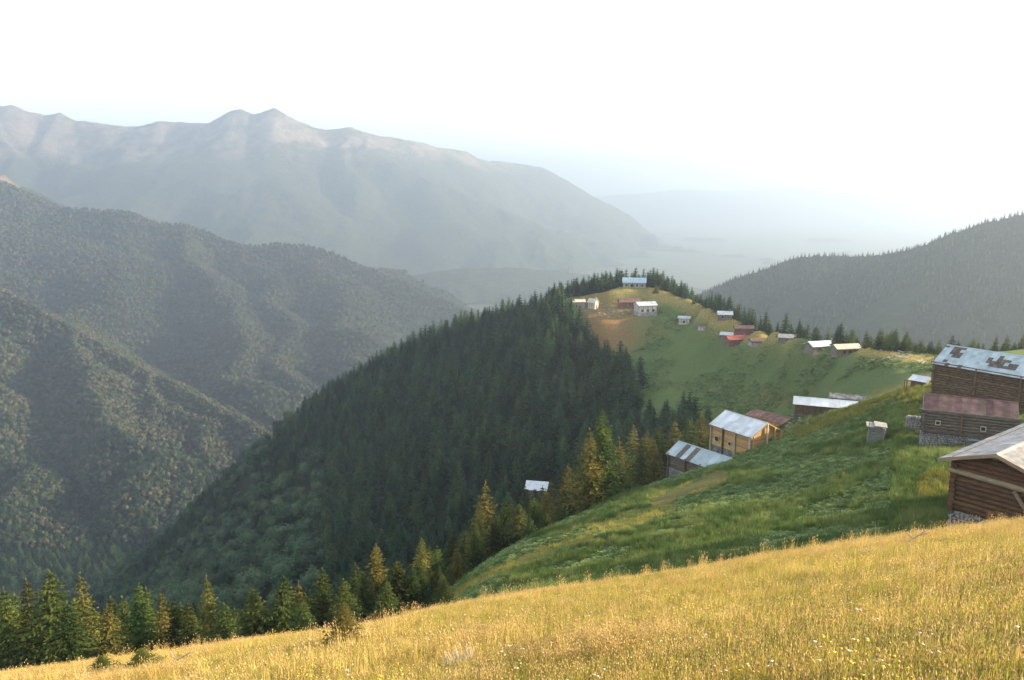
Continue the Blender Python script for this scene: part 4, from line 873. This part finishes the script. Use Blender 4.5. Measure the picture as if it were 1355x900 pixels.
# woods on the distant hills
import bmesh
def blob(seed, mt, sub=1):
    r = np.random.default_rng(seed); b = bmesh.new(); bmesh.ops.create_icosphere(b, subdivisions=2, radius=.5)
    for v in b.verts: v.co = v.co*float(r.uniform(.78,1.18)); v.co.z = v.co.z*1.15 + .35
    me = bpy.data.meshes.new('far_crown'); b.to_mesh(me); b.free(); me.materials.append(mt); return me
FB = [leafball(70+i, 1.0, .5, 110, .10, bleaf_far, lobes=4) for i in range(5)]
def hill_wood(name, hz, tr_, yr_, sp, size, variants, label, flo=FLOOR-3, cond=None, wide=None):
    x, y = planting((tr_[0]*yr_[1], tr_[1]*yr_[1]), yr_, sp); k = (x/y > tr_[0]) & (x/y < tr_[1]); x, y = x[k], y[k]; zz = hz(x, y); k = zz > flo
    if cond is not None: k &= cond(x, y, zz)
    x, y, zz = x[k], y[k], zz[k]; n = len(x)
    gn_scatter(name, x, y, zz-.3, rng.uniform(size[0], size[1], n), U(n), variants, label, wide=wide, cat='forest')
hill_wood('leafy_wood', h1, (-.85, -.2), (860, 1560), 6.0, (4.5, 12), FB, 'brownish green leafy wood covering the nearest hill on the left')
def dens(x, y, zz): return (fbm(x/110., y/110., 61, 3) > -.27) & (zz < 30 + 90*fbm(x/200., y/200., 63, 3))
hill_wood('leafy_wood', h2, (-.72, .02), (1250, 2600), 11, (8, 14), FB, 'sparse hazy wood on the second mountain ridge', cond=dens)
hill_wood('spruce_wood', h5, (.2, .78), (760, 1530), 7., (.55, 1.05), SF, 'dark spruce wood covering the hill on the right', cond=lambda x, y, zz: (fbm(x/80., y/80., 66, 3) > -.24) & (np.hypot((x/y-.47)/.05, (y-1060)/130) + fbm(x/60., y/60., 67, 3) > .8), wide=None)
xv, yv = planting((-760, -120), (700, 1050), 9.5); kv = (xv/yv > -.75) & (xv/yv < -.25) & (fbm(xv/90., yv/90., 68, 2) > -.3) & (np.hypot(xv+395, yv-930) > 42) & (yv > col(Yrid, xv, yv)+185)
gn_scatter('valley_wood', xv[kv], yv[kv], np.maximum(np.maximum(gz(xv[kv], yv[kv]), h1(xv[kv], np.maximum(yv[kv], 761))), FLOOR-9.), rng.uniform(.9,1.6,kv.sum()), U(kv.sum()), SF, 'dark wood filling the valley bottom on the left', wide=rng.uniform(1.2,1.9,kv.sum()), cat='forest')

# ------------------------------------------------------------------ grass, weeds and flowers
gr_gold = mat('dry_grass', (.48,.36,.10), (.74,.58,.23), .5, .8, c3=(.62,.47,.15), transl=.35, rnd=.18, spec=.15)
gr_yg = mat('yellow_green_grass', (.26,.27,.055), (.48,.42,.09), .4, .8, c3=(.36,.34,.07), transl=.35, rnd=.2, spec=.15)
seedh = mat('seed_heads', (.56,.39,.20), (.74,.56,.31), 1., .8, transl=.3, rnd=.2); flw = mat('yellow_petals', (.62,.46,.04), (.75,.58,.08), 1., .6, transl=.2, rnd=.1); flw_w = mat('white_petals', (.6,.57,.5), (.72,.70,.62), 1., .6)
weed = mat('dock_leaves', (.08,.135,.045), (.24,.31,.12), .9, .8, c3=(.14,.21,.07), transl=.3, rnd=.35, spec=.08); weed2 = mat('lush_grass', (.075,.135,.04), (.22,.27,.09), .3, .7, c3=(.13,.19,.055), transl=.3, rnd=.35, spec=.1)
weed_y = mat('yellow_green_weed', (.14,.15,.03), (.30,.27,.05), .5, .7, transl=.3, rnd=.2)
def clump(seed, n, R, h0, h1_, w, mats, heads=0, hs_=.02, hm=1, lean=.35):
    r = np.random.default_rng(seed); V = []; F = []; MI = []
    for i in range(n):
        a = r.uniform(0, 6.28); q = R*math.sqrt(r.random()); c = np.array([q*math.cos(a), q*math.sin(a), 0]); h_ = r.uniform(h0, h1_); b_ = r.uniform(0, 6.28); ln = np.array([math.cos(b_), math.sin(b_), 0])*h_*lean*r.random()
        s_ = np.array([-math.sin(b_+r.normal()), math.cos(b_), 0]); s_ = s_/max(np.linalg.norm(s_), .1)*w*.5*r.uniform(.6,1.3); k = len(V)
        m1 = c + ln*.35 + np.array([0,0,h_*.55]); tp = c + ln + np.array([0,0,h_])
        V.extend([c-s_, c+s_, m1+s_*.8, m1-s_*.8, tp]); F.extend([(k,k+1,k+2),(k,k+2,k+3),(k+3,k+2,k+4)]); MI.extend([0,0,0])
        if i < heads:
            g = r.uniform(.7,1.4)*hs_; k = len(V)
            if hm == 1: V.extend([tp+np.array([0,0,-g]), tp+np.array([g*.4,0,g*.3]), tp+np.array([-.2*g,.35*g,g*.3]), tp+np.array([-.2*g,-.35*g,g*.3]), tp+np.array([0,0,g*1.6])])
            else: V.extend([tp+np.array([0,0,-g*.3]), tp+np.array([g,0,g*.2]), tp+np.array([-.5*g,.87*g,g*.2]), tp+np.array([-.5*g,-.87*g,g*.2]), tp+np.array([0,0,g*.5])])
            F.extend([(k,k+2,k+1),(k,k+3,k+2),(k,k+1,k+3),(k+1,k+2,k+4),(k+2,k+3,k+4),(k+3,k+1,k+4)]); MI.extend([1]*6)
    return tri_mesh('grass_tuft', np.array(V), np.array(F), mats, mi=MI)
def leafy(seed, n, R, sz, mt, up=.25):
    r = np.random.default_rng(seed); V = []; F = []
    for i in range(n):
        a = r.uniform(0,6.28); q = R*math.sqrt(r.random()); c = np.array([q*math.cos(a), q*math.sin(a), up*r.uniform(.3,1.)*(1.2-q/R)]); b_ = r.uniform(0,6.28); t = np.array([math.cos(b_), math.sin(b_), r.uniform(-.3,.5)])*sz*r.uniform(.6,1.2)
        w = np.cross(t, [r.uniform(-.4,.4), r.uniform(-.4,.4), 1]); w *= sz*.45/max(np.linalg.norm(w), 1e-3); k = len(V)
        V.extend([c-t*.5, c+w*.5, c+t*.5+np.array([0,0,-.1*sz]), c-w*.5]); F.extend([(k,k+1,k+2),(k,k+2,k+3)])
    return tri_mesh('leaf_tuft', np.array(V), np.array(F), [mt])
G1 = [clump(i, 34, .24, .16, .38, .008, [gr_gold, seedh], 12, .018) for i in range(3)] + [clump(5+i, 34, .24, .14, .34, .008, [gr_yg, seedh], 7, .015) for i in range(2)]
G2 = [clump(9+i, 34, .26, .12, .30, .009, [gr_yg, seedh], 4, .014) for i in range(3)] + [clump(13, 30, .22, .15, .34, .011, [gr_gold, seedh], 10, .018)]
def fan(n, ylo, yhi, tlo=-.78, thi=.86, pw=1.5):
    y = (ylo**(1/pw) + rng.random(n)*(yhi**(1/pw)-ylo**(1/pw)))**pw; return rng.uniform(tlo, thi, n)*y, y
x, y = fan(80000, 4.5, 41, pw=1.25); zz = gz(x, y); k = y < col(Ycr, x, y) + 1.2; x, y, zz = x[k], y[k], zz[k]
gp = fbm(x/5., y/5., 71, 3) + .25*fbm(x/1.2, y/1.2, 72, 2) + .012*(y-24) - .04*(x > 0)*(y < 22); gm = gp > .0
s1 = rng.uniform(.45, .95, len(x))
gn_scatter('meadow_grass', x[gm], y[gm], zz[gm]-.02, s1[gm], U(gm.sum()), G1, 'dry golden meadow grass with seed heads', tilt=.12, cat='grass')
gn_scatter('meadow_grass', x[~gm], y[~gm], zz[~gm]-.02, s1[~gm], U((~gm).sum()), G2, 'yellow green patches in the golden meadow grass', tilt=.12, cat='grass')
fl1 = [clump(20+i, 7, .10, .25, .45, .008, [gr_yg, flw], 5, .018, 2) for i in range(3)]; fl2 = [clump(24, 4, .08, .25, .40, .008, [gr_yg, flw_w], 3, .02, 2)]
x, y = fan(1100, 5, 38); k = (fbm(x/3., y/3., 75, 2) > .05) & (y < col(Ycr, x, y)); x, y = x[k], y[k]; gn_scatter('meadow_flowers', x, y, gz(x, y), rng.uniform(.7,1.3,len(x)), U(len(x)), fl1, 'yellow flowers scattered in the meadow', cat='flowers')
x, y = fan(300, 5, 36); k = y < col(Ycr, x, y); x, y = x[k], y[k]; gn_scatter('meadow_flowers', x, y, gz(x, y), rng.uniform(.6,1.1,len(x)), U(len(x)), fl2, 'pale flower heads scattered in the meadow', cat='flowers')
tall = [clump(30+i, 9, .16, .45, .85, .012, [gr_gold, seedh], 7, .03, lean=.2) for i in range(3)]
x, y = fan(3400, 9, 37, pw=1.1); yc = col(Ycr, x, y); k = (y < yc + .3) & ((y > yc - 2.5) | (fbm(x/4., y/4., 78, 3) > .14)); x, y = x[k], y[k]
gn_scatter('meadow_stalks', x, y, gz(x, y)-.02, rng.uniform(.55,1.0,len(x)), U(len(x)), tall, 'taller dry stalks standing above the meadow', tilt=.1, cat='grass')
p = on_ground(610, 893, y0=6); pt = link('pale_tussock', clump(99, 260, .22, .15, .42, .012, [MT['cream']], 0, lean=.5)); pt.location = p; tag(pt, 'pale bleached grass tussock at the lower edge of the meadow', 'tussock')
# the green slope: dock leaves and tall lush grass
L1 = [leafy(i, 26, .5, .26, weed) for i in range(4)]; L2 = [clump(50+i, 30, .4, .35, .8, .03, [weed2], 0) for i in range(3)]; L3 = [clump(60+i, 34, .4, .4, .95, .03, [weed_y], 0) for i in range(2)]; L4 = [clump(64+i, 26, .4, .15, .4, .022, [gr_gold, seedh], 8, .03) for i in range(2)]
x, y = fan(70000, 30, 135, -.25, .85, 2.0); yc, ye = col(Ycr, x, y), col(Yedge, x, y); zz = gz(x, y); px_, py_ = project(x, y, zz)
k = (y > yc+1.0) & (y < ye + 9) & (px_ > 540) & (px_ < 1420)
for h_ in HS:
    a_ = rad(h_['ang']); dx, dy = x-h_['o'][0], y-h_['o'][1]; u = dx*math.cos(a_)+dy*math.sin(a_); v = -dx*math.sin(a_)+dy*math.cos(a_); k &= ~((u > -.2) & (u < h_['L']+.2) & (v > 0) & (v < 2*h_['d']))
x, y, zz, px_, py_ = x[k], y[k], zz[k], px_[k], py_[k]; nz = fbm(x/6., y/6., 81, 3) + .35*fbm(x/1.5, y/1.5, 82, 2); sc_ = rng.uniform(.6, 1.15, len(x))
def dseg(px, py, pts):
    d = np.full(px.shape, 1e9)
    for (x1_,y1_),(x2_,y2_) in zip(pts[:-1], pts[1:]):
        t = np.clip(((px-x1_)*(x2_-x1_)+(py-y1_)*(y2_-y1_))/((x2_-x1_)**2+(y2_-y1_)**2), 0, 1); d = np.minimum(d, np.hypot(px-x1_-t*(x2_-x1_), py-y1_-t*(y2_-y1_)))
    return d
dryb = (dseg(px_, py_, [(560,812),(680,745),(800,700),(890,672)]) + nz*30 < 8) | (dseg(px_, py_, [(870,665),(955,630)]) + nz*14 < 8)
crest = dseg(px_, py_, [(1060,572),(1110,552),(1160,530),(1215,512),(1240,505)]) + nz*14 < 7
bare = dseg(px_, py_, [(870,665),(955,630)]) < 6
yel = crest | (np.hypot((px_-1238)/30, (py_-645)/26) + nz*1.2 < .8) | (np.hypot((px_-1205)/14, (py_-535)/22) + nz < .8)
dock = (nz > .02) & (px_ < 1180)
def put(name, sel, variants, label, sm=1.): gn_scatter(name, x[sel], y[sel], zz[sel]-.03, sc_[sel]*sm, U(sel.sum()), variants, label, tilt=.12, cat='grass')
thin = rng.random(len(x)) < .45
put('slope_weeds', dock & ~yel & ~dryb, L1, 'broad green dock leaves covering the slope'); put('slope_grass', ~dock & ~yel & ~dryb, L2, 'lush green grass on the slope', .8)
put('slope_grass', yel & thin, L3, 'yellow green tall weeds catching the sun', .75); put('slope_grass', dryb & ~bare & thin, G2[:3], 'thin olive grass on the paler band of the slope', 1.3); put('slope_grass', yel & ~thin, L2, 'green grass between the yellow weeds', .7)
# the bowl and the knoll
x, y = fan(30000, 118, 420, -.02, .6, 2.0); zz = gz(x, y); px_, py_, yc, ye, yr, md, bw = zones(x, y, zz); k = bw & (y > 125) & ~(dseg(px_, py_, [(780,400),(800,430),(830,440)]) < 26); x, y, zz, px_, py_ = x[k], y[k], zz[k], px_[k], py_[k]
for h_ in HS:
    k = np.hypot(x-h_['c'][0], y-h_['c'][1]) > h_['L']*.55+.8; x, y, zz, px_, py_ = x[k], y[k], zz[k], px_[k], py_[k]
gold_ = (dseg(px_, py_, [(868,382),(905,398),(950,420),(1000,436),(1040,446)]) < 15) | (dseg(px_, py_, [(1140,466),(1235,478)]) < 6) | ((py_ < 400) & (px_ < 868)); sc_ = rng.uniform(.8, 1.7, len(x)); nz = fbm(x/14., y/14., 83, 3)
put('bowl_weeds', ~gold_ & (nz > -.05), L1, 'green weeds covering the hollow below the hamlet', 1.5); put('knoll_grass', gold_, L4, 'short golden grass on the ridge crest', .6)
# small white house far down in the valley
p = atz(193, 663, FLOOR-8.); r_ = empty('valley_house', tuple(p), .3); tag(r_, 'tiny white house far down in the valley clearing', 'house')
m = MB(); m.prism([(-4,0),(4,0),(4,5),(0,8),(-4,5)], -6, 6); m.build('wall', MT['greywhite'], r_); m = MB(); m.prism([(-5,4.6),(0,8.3),(5,4.6),(5,5),(0,8.8),(-5,5)], -7, 7); m.build('roof', RM['white'], r_)
